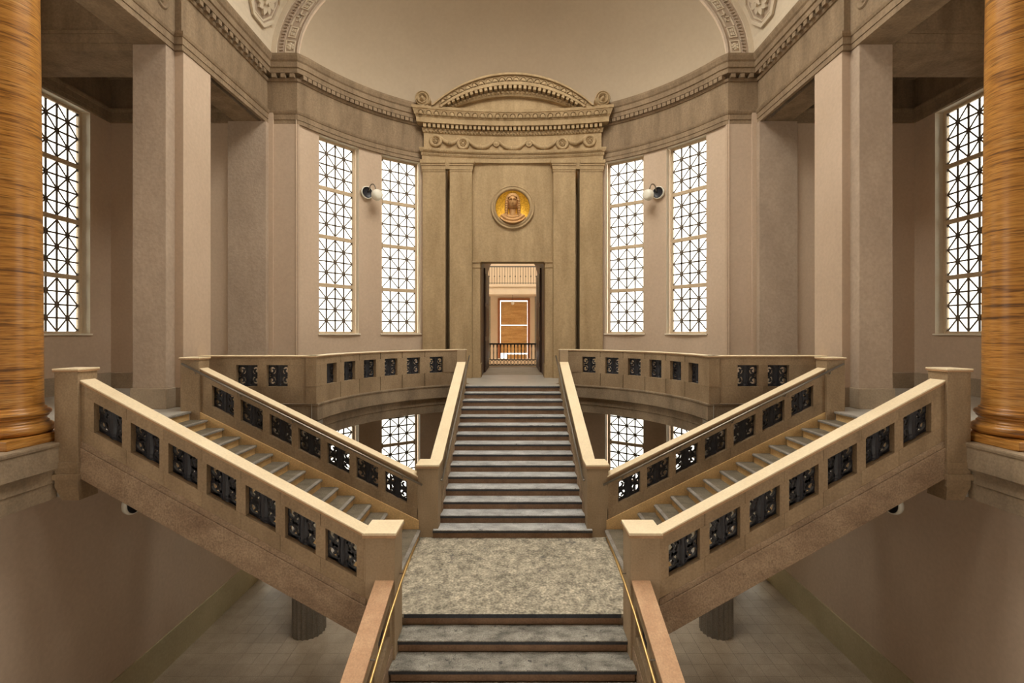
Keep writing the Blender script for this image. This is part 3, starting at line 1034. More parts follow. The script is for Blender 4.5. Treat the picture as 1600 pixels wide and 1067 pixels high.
# ------------------------------------------------------------------ piers and columns
for s in (-1, 1):
    side = side_word(s)
    mir = lambda x, y, z, s=s: (s * x, y, z)
    p = thing('pier', 'free standing square plaster pier at the head of the %s stair' % side, 'pier', (s * 7.15, 10.0, 0), group='piers')
    loc = lambda x, y, z, s=s: (s * x - s * 7.15, y - 10.0, z)
    MB().box(6.83, 7.49, 9.33, 10.7, 0.40, ARCH, loc).build('shaft', 'pier_stone', p, bevel=0.012)
    MB().box(6.80, 7.52, 9.30, 10.73, 0.0, 0.405, loc).build('plinth', 'base_stone', p, bevel=0.012)
    pl = MB().box(6.66, 6.84, 9.58, 10.45, 0.40, ARCH, loc).build('pilaster', 'plaster', p, bevel=0.008)
    MB().box(6.64, 6.84, 9.56, 10.47, 0.0, 0.402, loc).build('pilaster_plinth', 'base_stone', pl, bevel=0.008)
    p = thing('wall_pier', 'flat wall pier between the %s aisle end and the apse corner' % side, 'pier', (s * 7.1, 12.8, 0), group='piers')
    loc = lambda x, y, z, s=s: (s * x - s * 7.1, y - 12.8, z)
    MB().box(6.62, 7.65, 12.71, 12.86, 0.40, ARCH, loc).build('shaft', 'pier_stone', p, bevel=0.01)
    MB().box(6.60, 7.67, 12.69, 12.86, 0.0, 0.405, loc).build('plinth', 'base_stone', p, bevel=0.01)
    p = thing('corner_pilaster', 'shaded corner pilaster under the great arch on the %s' % side, 'pilaster', (s * 6.2, 12.9, 0), group='corner pilasters')
    loc = lambda x, y, z, s=s: (s * x - s * 6.2, y - 12.9, z)
    MB().box(5.83, 6.60, 12.89, 12.99, 0.40, ARCH, loc).build('shaft', 'plaster', p, bevel=0.008)
    MB().box(5.81, 6.61, 12.87, 12.99, 0.0, 0.405, loc).build('plinth', 'base_stone', p, bevel=0.008)

    # marble column with attic base
    cx, cy = s * 6.83, 6.42
    c = thing('marble_column', 'banded amber marble column at the %s edge of the hall' % side, 'column', (cx, cy, 0), group='amber marble columns', kind='thing')
    MB().box(-0.47, 0.47, -0.47, 0.47, 0.0, 0.125).build('plinth', 'amber_marble', c, bevel=0.012)
    prof = [(0.0, 0.125)]
    for k in range(9):
        a = -pi / 2 + pi * k / 8
        prof.append((0.40 + 0.06 * cos(a), 0.195 + 0.068 * sin(a)))
    prof += [(0.40, 0.275), (0.385, 0.285)]
    for k in range(7):
        a = pi + pi / 2 - pi * k / 6
        prof.append((0.395 - 0.028 * cos(pi / 2 - pi / 2 + (k / 6 - 0.5) * pi) + 0.005, 0.29 + 0.07 * k / 6))
    prof += [(0.395, 0.365), (0.40, 0.372)]
    for k in range(7):
        a = -pi / 2 + pi * k / 6
        prof.append((0.385 + 0.04 * cos(a), 0.41 + 0.036 * sin(a)))
    prof += [(0.372, 0.455), (0.375, 0.475), (0.352, 0.49)]
    MB().lathe(prof, lambda a, r, h: (r * cos(a), r * sin(a), h), 56).build('base', 'amber_marble', c, smooth=True)
    sp = [(0.352, 0.488), (0.345, 0.55)]
    for k in range(1, 17):
        t = k / 16
        sp.append((0.342 - 0.045 * t ** 1.6, 0.55 + 6.2 * t))
    MB().lathe(sp, lambda a, r, h: (r * cos(a), r * sin(a), h), 64).build('shaft', 'amber_marble', c, smooth=True)
    cap = [(0.297, 6.75), (0.33, 6.78), (0.30, 6.81), (0.30, 6.9), (0.42, 7.05), (0.46, 7.08)]
    cp = MB().lathe(cap, lambda a, r, h: (r * cos(a), r * sin(a), h), 32)
    cp.box(-0.47, 0.47, -0.47, 0.47, 7.08, ARCH - 0.006)
    cp.build('capital', 'frieze_stone', c)

    # fluted column under the gallery
    cx, cy = s * 4.58, 10.66
    c = thing('fluted_column', 'dark fluted stone column carrying the gallery on the %s below the stair' % side, 'column', (cx, cy, LOW), group='fluted lower columns', kind='thing')
    nf = 20
    rows = []
    for h, rr in ((0.0, 0.36), (2.2, 0.352), (4.25, 0.33)):
        row = []
        for k in range(nf * 6):
            a = 2 * pi * k / (nf * 6)
            ph = (k % 6) / 6
            dip = 0.036 * sin(pi * ph) if ph > 0 else 0.0
            row.append(((rr - dip) * cos(a), (rr - dip) * sin(a), h))
        rows.append(row)
    MB().quad_strip(rows, closed_v=True).build('shaft', 'fluted_stone', c)
    MB().lathe([(0.33, 4.20), (0.40, 4.28), (0.44, 4.36), (0.44, 4.42), (0.0, 4.42)], lambda a, r, h: (r * cos(a), r * sin(a), h), 32).build('capital', 'fluted_stone', c, smooth=True)

# ------------------------------------------------------------------ gallery edge mouldings
FAS = [(-0.25, 0.001), (0.03, 0.001), (0.035, -0.02), (0.03, -0.05), (0.018, -0.06), (0.018, -0.355), (0.0, -0.365), (-0.012, -0.385), (-0.06, -0.395), (-0.06, -0.56), (-0.075, -0.57), (-0.085, -0.79), (-0.4, -0.79)]
for k_, s in enumerate((-1, 1)):
    side = side_word(s)
    mb = MB()
    mb.sweep([(s * 6.25, -6), (s * 6.25, 6.66), (s * 6.6, 6.66)], FAS, side=-1 if s < 0 else 1)
    o = mb.build('trim_%d' % (k_ + 3), 'fascia_stone')
    tag(o, 'moulded stone edge of the gallery under the %s marble column' % side, 'trim', kind='structure')
    path = [(s * 6.45, 10.05), (s * RG, 10.05)]
    for i in range(1, 61):
        a = pi / 2 - (pi / 2 - radians(18.0)) * i / 60
        path.append((s * RG * sin(a), CY + RG * cos(a)))
    mb = MB()
    mb.sweep(path, FAS, side=-1 if s < 0 else 1)
    o = mb.build('trim_%d' % (k_ + 5), 'fascia_stone')
    tag(o, 'curved stone fascia of the gallery well on the %s' % side, 'trim', kind='structure')

# ------------------------------------------------------------------ iron grilles
def spiral(cx, cy, r0, r1, a0, turns, n=26):
    return [(cx + (r0 + (r1 - r0) * i / n) * cos(a0 + turns * 2 * pi * i / n), cy + (r0 + (r1 - r0) * i / n) * sin(a0 + turns * 2 * pi * i / n)) for i in range(n + 1)]


GR = {}


def grille_mesh(w, h, slope):
    """cast iron panel: fluted middle baluster between two pairs of scrolls, sheared to the slope of a stair"""
    key = (round(w, 3), round(h, 3), round(slope, 3))
    if key in GR:
        return GR[key]
    mb = MB()
    f = lambda u, d, v: (u, d, v + slope * u)
    d0, d1 = -0.022, 0.022
    bw = 0.27 * w
    # vase shaped baluster with fine ribs, cap and foot
    prof = [(-0.50, 0.62), (-0.44, 0.62), (-0.42, 0.42), (-0.34, 0.40), (-0.30, 0.52), (-0.05, 0.60), (0.20, 0.46), (0.32, 0.40), (0.38, 0.52), (0.42, 0.62), (0.50, 0.66)]
    rows = []
    for v, q in prof:
        rr = q * bw
        row = []
        for k in range(16):
            a = 2 * pi * k / 16
            ro = rr * (1.0 if k % 2 else 0.90)
            row.append(f(ro * cos(a), min(1.0, 0.045 / rr) * ro * sin(a), v * h))
        rows.append(row)
    mb.quad_strip(rows, closed_v=True)
    r = 0.112 * w / 0.40
    for sx in (-1, 1):
        cx = sx * w * 0.345
        for sy in (-1, 1):
            cy = sy * h * 0.235
            pts = spiral(0, 0, r, r * 0.22, -pi / 2, 1.45)
            n_ = len(pts)
            pts = [(cx - sx * p[0], cy + sy * p[1]) for p in pts]
            mb.ribbon(pts, [0.040 * w / 0.4 * (1.0 - 0.45 * k / n_) for k in range(n_)], d0, d1, f)
            # leaf over the scroll to the corner
            mb.ribbon([(sx * bw * 0.40, sy * h * 0.47), (sx * w * 0.27, sy * h * 0.455), (sx * w * 0.40, sy * h * 0.475), (sx * w * 0.5, sy * h * 0.49)], [0.06, 0.03, 0.03, 0.05], d0, d1, f)
            mb.ribbon([(sx * bw * 0.42, sy * h * 0.30), (sx * w * 0.22, sy * h * 0.26)], [0.05, 0.02], d0, d1, f)
        mb.ribbon([(sx * w * 0.27, 0), (sx * w * 0.345, 0), (sx * w * 0.42, 0)], [0.015, 0.075, 0.015], d0, d1, f)
    # thin edge bars
    for sg in (-1, 1):
        mb.box(-w / 2, w / 2, -0.012, 0.012, sg * (h / 2 - 0.006) - 0.006, sg * (h / 2 - 0.006) + 0.006, f)
        mb.box(sg * (w / 2 - 0.005) - 0.005, sg * (w / 2 - 0.005) + 0.005, -0.012, 0.012, -h / 2, h / 2, f)
    me = mb.mesh('grille')
    GR[key] = me
    return me


def parapet(root, f, u0, u1, ops, T, lv, n=1, cop='coping_stone', body='parapet_stone', skip_cop=False):
    """coping, top stones, stiles and base stones in (u, w, v) space; w runs through the thickness, v is measured from the coping top.
    ops: openings (ua, ub) ascending; lv: coping thickness, top stone bottom, opening bottom, base bottom"""
    c, t, o_, b = lv
    g = 0.0022
    if not skip_cop:
        nn = max(1, n * max(1, len(ops)))
        shade_at = 0.45 * c
        MB().box(u0, u1, -0.022, T + 0.022, -shade_at, 0.0, f, nn).build('coping', cop, root, bevel=0.005 if n == 1 else 0)
        MB().box(u0, u1, -0.018, T + 0.018, -c, -shade_at, f, nn).build('coping_shade_edge', 'coping_shade_edge', root)  # lower layer coloured brown to imitate shade under the overhang
    if not ops:
        MB().box(u0, u1, 0, T, -b, -c, f, n).build('panel_stone', body, root)
        return
    joints = [u0] + [(ops[i][1] + ops[i + 1][0]) / 2 for i in range(len(ops) - 1)] + [u1]
    for i in range(len(ops)):
        a, d = joints[i], joints[i + 1]
        MB().box(a + g, d - g, 0, T, -t, -c, f, n).build('top_stone', body, root)
        MB().box(a + g, d - g, 0, T, -b, -o_, f, n).build('base_stone', body, root)
    edges = [u0] + [x for o in ops for x in o] + [u1]
    for i in range(0, len(edges), 2):
        MB().box(edges[i], edges[i + 1], 0.0015, T - 0.0015, -o_ + g, -t - g, f, 1).build('stile', body, root)


def post(label, s, x0, x1, y0, y1, z0, ztop, cap=0.07, mat='post_stone', group='newel posts', bands=None):
    cx, cy = s * (x0 + x1) / 2, (y0 + y1) / 2
    p = thing('newel_post', label, 'newel post', (cx, cy, z0), group=group)
    w, d = (x1 - x0) / 2, (y1 - y0) / 2
    MB().box(-w, w, -d, d, 0, ztop - cap - z0).build('shaft', mat, p, bevel=0.006)
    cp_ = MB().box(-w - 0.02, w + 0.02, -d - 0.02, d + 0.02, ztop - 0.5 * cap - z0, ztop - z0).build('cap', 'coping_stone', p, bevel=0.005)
    MB().box(-w - 0.017, w + 0.017, -d - 0.017, d + 0.017, ztop - cap - z0, ztop - 0.5 * cap - z0).build('cap_shade_edge', 'coping_shade_edge', cp_)  # shade along the cap's edge, put into the colour
    for zb, zt, o in bands or ():
        MB().box(-w - o, w + o, -d - o, d + o, zb - z0, zt - z0).build('band', mat, p, bevel=0.004)
    return p


# ------------------------------------------------------------------ side flights
OP0, OP1 = 2.03, 5.78
PITCH = (OP1 - OP0) / (6 + 0.764)
OW = 0.764 * PITCH
OPS = [(OP0 + i * PITCH, OP0 + i * PITCH + OW) for i in range(7)]
LV = (0.05, 0.215, 0.63, 0.84)


def near_y(a):
    return 6.15 + (a - 1.933) * 0.10


NS = (2.593 - 0.652) / (5.97 - 1.933)
FS = (2.742 - 0.68) / (6.0 - 1.835)


def near_z(a):
    return EYE - 2.593 + (a - 1.933) * NS


def far_z(a):
    return EYE - 2.742 + (a - 1.835) * FS


for s in (-1, 1):
    side = side_word(s)
    # near balustrade
    r = thing('stair_balustrade', 'near stone balustrade of the %s side stair with iron grilles and deep stringer' % side, 'balustrade', (s * 4.0, near_y(4.0), near_z(4.0)), group='side stair balustrades')
    ox, oy, oz = r.location
    f = lambda u, w, v, s=s, o=(ox, oy, oz): (s * u - o[0], near_y(u) + w - o[1], near_z(u) + v - o[2])
    parapet(r, f, 1.91, 5.98, OPS, 0.20, LV)
    for (a, b) in OPS:
        m = (a + b) / 2
        me = grille_mesh(OW, LV[2] - LV[1], s * NS)
        g = obj('grille', me, 'cast_iron', r, loc=tuple(f(m, 0.11, -(LV[1] + LV[2]) / 2)))
        g.rotation_euler = (0, 0, s * atan2(0.1, 1))
    MB().box(1.90, 5.98, -0.012, 0.21, -0.93, -0.842, f).build('stringer_moulding', 'stringer_stone', r, bevel=0.01)
    MB().box(1.88, 5.98, -0.022, 0.22, -1.36, -0.932, f).build('stringer', 'stringer_stone', r, bevel=0.01)
    # far balustrade
    r = thing('stair_balustrade', 'far stone balustrade of the %s side stair carrying a thin handrail' % side, 'balustrade', (s * 4.0, 9.1, far_z(4.0)), group='side stair balustrades')
    o_ = tuple(r.location)
    f = lambda u, w, v, s=s, o=o_: (s * u - o[0], 9.1 + w - o[1], far_z(u) + v - o[2])
    parapet(r, f, 1.82, 6.02, OPS, 0.20, LV)
    for (a, b) in OPS:
        m = (a + b) / 2
        me = grille_mesh(OW, LV[2] - LV[1], s * FS)
        obj('grille', me, 'cast_iron', r, loc=tuple(f(m, 0.10, -(LV[1] + LV[2]) / 2)))
    MB().box(1.80, 6.02, -0.02, 0.20, -1.36, -0.842, f).build('skirting', 'side_riser', r, bevel=0.006)
    # steps
    fl_ = thing('stair_flight', 'side stair rising from the landing to the %s gallery' % side, 'staircase', (s * 4.0, 7.7, LAND), group='side stairs')
    loc = lambda x, y, z, s=s: (s * x - s * 4.0, y - 7.7, z - LAND)
    for i in range(15):
        a0 = 1.786 + GO * i
        a1 = a0 + GO
        z = LAND + RIS * (i + 1)
        yn = near_y(a0) + 0.20
        if i == 14:
            a1 = a0 + 0.12
            z -= 0.0006
        ye = 9.075
        tm = MB()
        fy = lambda u, w, v, L=loc: L(u, (near_y(u) + 0.2) * (1 - w) + 9.075 * w, v)
        tm.box(a0 - 0.005, a1 + 0.005, 0, 1, z - 0.03, z, fy)
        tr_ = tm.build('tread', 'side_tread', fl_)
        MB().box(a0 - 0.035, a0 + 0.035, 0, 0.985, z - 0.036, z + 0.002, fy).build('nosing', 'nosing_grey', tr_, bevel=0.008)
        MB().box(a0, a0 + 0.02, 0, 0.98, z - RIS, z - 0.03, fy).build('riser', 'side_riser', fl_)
    sf = MB()
    poly = []
    rows = []
    for a in (1.79, 6.17):
        zt = LAND + (a - 1.786) / GO * RIS - 0.06
        zb = near_z(a) - 1.30
        rows.append([loc(a, near_y(a) + 0.1, zb), loc(a, 9.12, zb), loc(a, 9.12, zt), loc(a, near_y(a) + 0.1, zt)])
    b0 = len(sf.v)
    sf.quad_strip(rows, closed_v=True)
    sf.f.append((0, 1, 2, 3))
    sf.f.append((4, 5, 6, 7))
    sf.build('soffit_slab', 'stringer_stone', fl_)
    # posts
    post('cream capped newel post at the near foot of the %s side stair' % side, s, 1.53, 1.93, 6.15, 6.56, -3.4, EYE - 2.593)
    p = post('newel post beside the %s marble column at the head of the side stair' % side, s, 5.97, 6.29, 6.50, 6.81, -0.62, EYE - 0.492, cap=0.045, mat='parapet_stone',
             bands=((-0.36, -0.28, 0.012), (-0.52, -0.44, 0.02)))
    cm = MB()
    cm.box(-0.16, 0.16, -0.15, 0.15, -0.2, 0.0, lambda u, w, v: (u * (1 + v * 1.2), w + (0.0 if v == 0 else 0.06), v))
    cm.build('corbel', 'parapet_stone', p)
    post('newel post against the square pier at the head of the %s stair' % side, s, 6.0, 6.35, 9.05, 9.37, -0.3, EYE - 0.50 + 0.03, cap=0.045, mat='parapet_stone')
    post('newel post with pale cap at the foot of the middle flight, %s side' % side, s, 1.43, 1.84, 9.1, 9.5, LAND - 0.2, EYE - 2.533)

# ------------------------------------------------------------------ landing and axial flights
ld = thing('stair_landing', 'worn speckled stone landing between the two side stairs', 'landing', (0, 7.8, LAND))
mb = MB().box(-1.80, 1.80, 6.618 - 7.8, 9.12 - 7.8, -0.05, 0.0)
mb.build('paving', 'landing_stone', ld)
MB().box(-1.78, 1.78, 6.66 - 7.8, 9.12 - 7.8, -0.35, -0.05).build('slab', 'stringer_stone', ld)

mf = thing('stair_flight', 'broad middle flight rising from the landing to the portal', 'staircase', (0, 11.2, LAND), group='axial stairs')
Y0 = 9.07


def hw(y):
    return 1.31 + (13.45 - y) * 0.0335


for i in range(15):
    y0 = Y0 + GO * i
    y1 = y0 + GO
    z = RIS * (i + 1)
    w = hw(y0) + 0.02
    if i == 0:
        w = 1.526
    if i == 14:
        z -= 0.0008
        y1 = y0 + 0.15
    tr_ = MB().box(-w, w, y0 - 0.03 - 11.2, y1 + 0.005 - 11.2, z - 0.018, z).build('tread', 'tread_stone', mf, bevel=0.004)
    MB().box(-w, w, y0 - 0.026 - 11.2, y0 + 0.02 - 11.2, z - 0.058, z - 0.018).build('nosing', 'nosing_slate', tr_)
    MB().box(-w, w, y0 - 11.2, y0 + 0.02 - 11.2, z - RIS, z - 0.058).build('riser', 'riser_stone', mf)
sl = MB()
sl.prism([(Y0 - 11.2, -0.35), (13.6 - 11.2, 2.0), (13.6 - 11.2, 2.24), (Y0 - 11.2 + 0.22, 0.0)], lambda a, b: (-1.5, a, b), lambda a, b: (1.5, a, b))
sl.build('soffit_slab', 'stringer_stone', mf)

lf = thing('stair_flight', 'lower flight descending from the landing towards the entrance', 'staircase', (0, 4.0, LAND), group='axial stairs')
for k in range(0, 17):
    y1 = 6.618 - 0.325 * k           # nosing of step k
    z = -RIS * k
    w = 1.517 + 0.025 * k
    if k > 0:
        tr_ = MB().box(-w, w, y1 - 0.005 - 4, y1 + 0.325 + 0.02 - 4, z - 0.018, z).build('tread', 'worn_tread', lf, bevel=0.004)
    else:
        tr_ = lf
    MB().box(-w, w, y1 + (0.0 if k else -0.006) - 4, y1 + 0.05 - 4, z - 0.056, z - (0.018 if k else 0.004)).build('nosing', 'nosing_slate', tr_)
    MB().box(-w + 0.02, w - 0.02, y1 + 0.03 - 4, y1 + 0.05 - 4, z - RIS, z - 0.056).build('riser', 'riser_stone', lf)
sl = MB()
sl.prism([(6.75 - 4, -0.6), (6.75 - 4, -0.27), (1.66 - 4, -2.76), (1.0 - 4, -2.76)], lambda a, b: (-1.55, a, b), lambda a, b: (1.55, a, b))
sl.build('soffit_slab', 'stringer_stone', lf)

for s in (-1, 1):
    side = side_word(s)
    # balustrade of the middle flight
    r = thing('stair_balustrade', 'balustrade of the middle flight with pale coping, %s side' % side, 'balustrade', (s * 1.5, 11.4, -0.2), group='axial stair balustrades')
    o_ = tuple(r.location)
    zc = lambda y: EYE - 2.53 + (y - 9.5) * 0.451
    f = lambda u, w, v, s=s, o=o_: (s * (1.34 + (13.3 - u) * 0.0235 + w) - o[0], u - o[1], zc(u) + v - o[2])
    ops = [(9.66 + i * PITCH, 9.66 + i * PITCH + OW) for i in range(6)]
    parapet(r, f, 9.49, 13.32, ops, 0.20, LV)
    for (a, b) in ops:
        m = (a + b) / 2
        me = grille_mesh(OW, LV[2] - LV[1], 0.451)
        g = obj('grille', me, 'cast_iron', r, loc=tuple(f(m, 0.10, -(LV[1] + LV[2]) / 2)))
        g.rotation_euler = (0, 0, pi / 2)
    MB().box(9.49, 13.5, -0.01, 0.21, -1.36, -0.842, f).build('stringer', 'stringer_stone', r)
    # balustrade of the lower flight
    r = thing('stair_balustrade', 'balustrade of the lower flight with reddish coping, %s side' % side, 'balustrade', (s * 1.7, 4.0, -2.6), group='axial stair balustrades')
    o_ = tuple(r.location)
    f = lambda u, w, v, s=s, o=o_: (s * (1.563 + (6.2 - u) * 0.06 + w) - o[0], u - o[1], EYE - 3.19 - (6.2 - u) * 0.5 + v - o[2])
    ops = [(6.06 - i * PITCH - OW, 6.06 - i * PITCH) for i in range(8)][::-1]
    parapet(r, f, 1.5, 6.17, ops, 0.20, LV, cop='coping_pink')
    for (a, b) in ops:
        m = (a + b) / 2
        me = grille_mesh(OW, LV[2] - LV[1], 0.5)
        g = obj('grille', me, 'cast_iron', r, loc=tuple(f(m, 0.10, -(LV[1] + LV[2]) / 2)))
        g.rotation_euler = (0, 0, pi / 2)
    MB().box(1.5, 6.3, -0.01, 0.21, -1.5, -0.842, f).build('stringer', 'stringer_stone', r)

# ------------------------------------------------------------------ gallery parapet
GT = 1.016
GLV = (0.035, 0.20, 0.655, 1.016)
for s in (-1, 1):
    side = side_word(s)
    r = thing('gallery_parapet', 'curved stone parapet of the gallery well on the %s, pierced by square grilles' % side, 'parapet', (s * 3.0, 12.5, 0), group='gallery parapets')
    o_ = tuple(r.location)
    angs = [ray_angle(d, RG) for d in (282.5, 254.5, 223, 190, 155, 119)]
    ha = 0.205 / RG
    ops = sorted((-a - ha, -a + ha) for a in angs)
    f = lambda u, w, v, s=s, o=o_: (s * (RG + w) * sin(-u) - o[0], CY + (RG + w) * cos(u) - o[1], GT + v - o[2])
    parapet(r, f, -pi / 2, -radians(18.9), ops, 0.22, GLV, n=6)
    me = grille_mesh(0.41, GLV[2] - GLV[1], 0.0)
    for a in angs:
        g = obj('grille', me, 'cast_iron', r, loc=tuple(f(-a, 0.11, -(GLV[1] + GLV[2]) / 2)))
        g.rotation_euler = (0, 0, -s * a)
    # straight arm towards the pier
    f2 = lambda u, w, v, s=s, o=o_: (s * u - o[0], 10.05 + w - o[1], GT + v - o[2])
    ops2 = [(4.775, 5.225), (5.415, 5.87)]
    parapet(r, f2, RG, 6.66, ops2, 0.22, GLV)
    me2 = grille_mesh(0.45, GLV[2] - GLV[1], 0.0)
    for (a, b) in ops2:
        obj('grille', me2, 'cast_iron', r, loc=tuple(f2((a + b) / 2, 0.11, -(GLV[1] + GLV[2]) / 2)))
    # end block at the stair head
    MB().box(1.335, 1.56, 13.30, 13.62, 0.0, GT, lambda x, y, z, s=s, o=o_: (s * x - o[0], y - o[1], z - o[2])).build('end_block', 'post_stone', r, bevel=0.006)


# ------------------------------------------------------------------ handrails
def handrail(label, pts, brackets, rad, mat, group='handrails'):
    o0 = pts[0]
    h = thing('handrail', label, 'handrail', o0, group=group)
    sub = lambda p: tuple(p[i] - o0[i] for i in range(3))
    MB().tube([sub(p) for p in pts], rad, 10).build('rail', mat, h, smooth=True)
    for b in brackets:
        m = MB().tube([sub(p) for p in b], 0.009, 6)
        m.build('bracket', 'steel', h)
    return h


for s in (-1, 1):
    side = side_word(s)
    zf = lambda a: EYE - 2.87 + (a - 1.77) * (2.87 - 0.54) / (6.39 - 1.77)
    pts = [(s * a, 9.01, zf(a)) for a in (1.72, 3.0, 4.5, 6.3)]
    br = [[(s * a, 9.01, zf(a) - 0.015), (s * a, 9.03, zf(a) - 0.07), (s * a, 9.10, zf(a) - 0.075)] for a in (2.1, 3.2, 4.2, 5.2, 6.05)]
    handrail('thin steel handrail along the far balustrade of the %s side stair' % side, pts, br, 0.019, 'steel')
    zm = lambda y: EYE - 2.89 + (y - 9.3) * (2.89 - 0.66) / (13.6 - 9.3)
    xm = lambda y: 1.385 - (y - 9.3) * 0.033
    pts = [(s * xm(9.2), 9.2, zm(9.2) + 0.08)] + [(s * xm(y), y, zm(y)) for y in (9.3, 10.5, 12.0, 13.2, 13.6)]
    br = [[(s * xm(y), y, zm(y) - 0.015), (s * (xm(y) + 0.02), y, zm(y) - 0.07), (s * (xm(y) + 0.1), y, zm(y) - 0.075)] for y in (9.45, 10.8, 12.1, 13.25)]
    handrail('pale metal handrail on the %s of the middle flight' % side, pts, br, 0.02, 'steel')
    pts = [(s * 1.43, 6.9, EYE - 3.12), (s * 1.44, 6.5, EYE - 3.17), (s * 1.455, 6.15, EYE - 3.25), (s * 1.475, 5.7, EYE - 3.40), (s * 1.50, 5.2, EYE - 3.63), (s * 1.56, 4.2, EYE - 4.13), (s * 1.63, 3.0, EYE - 4.73)]
    br = [[(s * 1.45, 6.4, EYE - 3.19), (s * 1.48, 6.4, EYE - 3.25), (s * 1.54, 6.4, EYE - 3.25)], [(s * 1.495, 5.3, EYE - 3.60), (s * 1.53, 5.3, EYE - 3.66), (s * 1.62, 5.3, EYE - 3.66)],
          [(s * 1.59, 3.8, EYE - 4.35), (s * 1.62, 3.8, EYE - 4.41), (s * 1.70, 3.8, EYE - 4.41)]]
    handrail('brass handrail on the %s of the lower flight' % side, pts, br, 0.016, 'brass')


# ------------------------------------------------------------------ wall lamps
def lamp(label, loc, ang, group, sx=1):
    """ang: direction the wall faces away from, local -y points into the hall"""
    l = thing('wall_lamp', label, 'lamp', loc, ang, group=group)
    f = lambda a, r, h: (r * cos(a), -h, r * sin(a))
    MB().lathe([(0.0, 0.05), (0.10, 0.05), (0.15, 0.075), (0.17, 0.10)], f, 24).build('dish', 'cast_iron', l, smooth=True)
    MB().lathe([(0.165, 0.0), (0.19, 0.01), (0.20, 0.06), (0.19, 0.105), (0.17, 0.10)], f, 24).build('rim', 'opal_glass', l, smooth=True)
    pts = [(sx * 0.04, -0.04, 0.02)]
    for k in range(9):
        a = pi * k / 8
        pts.append((sx * (0.06 + 0.05 * (1 - cos(a)) / 1), -0.10 - 0.20 * (1 - cos(a)) / 2, 0.10 + 0.16 * sin(a)))
    MB().tube(pts, 0.018, 8).build('arm', 'steel', l, smooth=True)
    c = (sx * 0.17, -0.38, -0.10)
    g = [(0.0, -0.12), (0.10, -0.115), (0.15, -0.085), (0.172, -0.03), (0.172, 0.05), (0.15, 0.085), (0.0, 0.09)]
    MB().lathe(g, lambda a, r, h, c=c: (c[0] + r * cos(a), c[1] + h, c[2] + r * sin(a)), 28).build('globe', 'opal_glass', l, smooth=True)


for s in (-1, 1):
    side = side_word(s)
    a = ray_angle(229)
    lamp('round opal wall lamp between the two %s apse windows' % side, ((RW) * sin(a) * s, CY + RW * cos(a), EYE + 4.34), -s * a, 'apse wall lamps', sx=-s)
    lamp('round opal wall lamp under the %s stair on the lower hall wall' % side, (s * 6.93, 8.56, EYE - 3.08), -s * pi / 2, 'lower wall lamps', sx=-s)

# ------------------------------------------------------------------ portal bay
YB = 15.68
RB = 15.15
YC = YB + 0.28 - RB


def by(x):
    return YC + sqrt(RB * RB - x * x)


bay = thing('portal_bay', 'projecting stone portal bay with paired pilasters round the doorway', 'portal', (0, 16.0, 0))
L0 = lambda x, y, z: (x, y - 16.0, z)
DZ = 3.90
core = MB()
for s_ in (-1, 1):
    for xa_, xb_ in ((1.30, 2.085), (2.225, 2.98)):
        core.box(min(s_ * xa_, s_ * xb_), max(s_ * xa_, s_ * xb_), 15.93, 16.45, 0, 7.3, L0)
    core.box(min(s_ * 2.08, s_ * 2.23), max(s_ * 2.08, s_ * 2.23), 16.38, 16.45, 0, 7.3, L0)
core.box(-1.31, 1.31, 16.25, 16.45, DZ, 7.3, L0)
MZ = EYE + 4.225
_in, _out = [], []
for k in range(64):
    a_ = 2 * pi * k / 64
    cx_, cz_ = cos(a_), sin(a_)
    kx = 1.31 / abs(cx_) if abs(cx_) > 1e-6 else 1e9
    kz = ((7.3 - MZ) if cz_ > 0 else (MZ - DZ)) / abs(cz_) if abs(cz_) > 1e-6 else 1e9
    kk = min(kx, kz)
    _in.append(L0(0.577 * cx_, 15.97, MZ + 0.577 * cz_))
    _out.append(L0(kk * cx_, 15.97, MZ + kk * cz_))
core.quad_strip([_in, _out], closed_v=True)
for (xa_, za_) in ((1.31, 7.3), (-1.31, 7.3), (-1.31, DZ), (1.31, DZ)):
    # fill the panel's corners left open by the fan
    ang_ = atan2(za_ - MZ, xa_) % (2 * pi)
    k0 = int(ang_ / (2 * pi) * 64) % 64
    b_ = len(core.v)
    core.v.extend([_out[k0], L0(xa_, 15.97, za_), _out[(k0 + 1) % 64]])
    core.f.append((b_, b_ + 1, b_ + 2))
core.box(-1.31, 1.31, 15.976, 16.3, DZ - 0.001, DZ + 0.05, L0)
core.build('back_wall', 'bay_stone', bay)
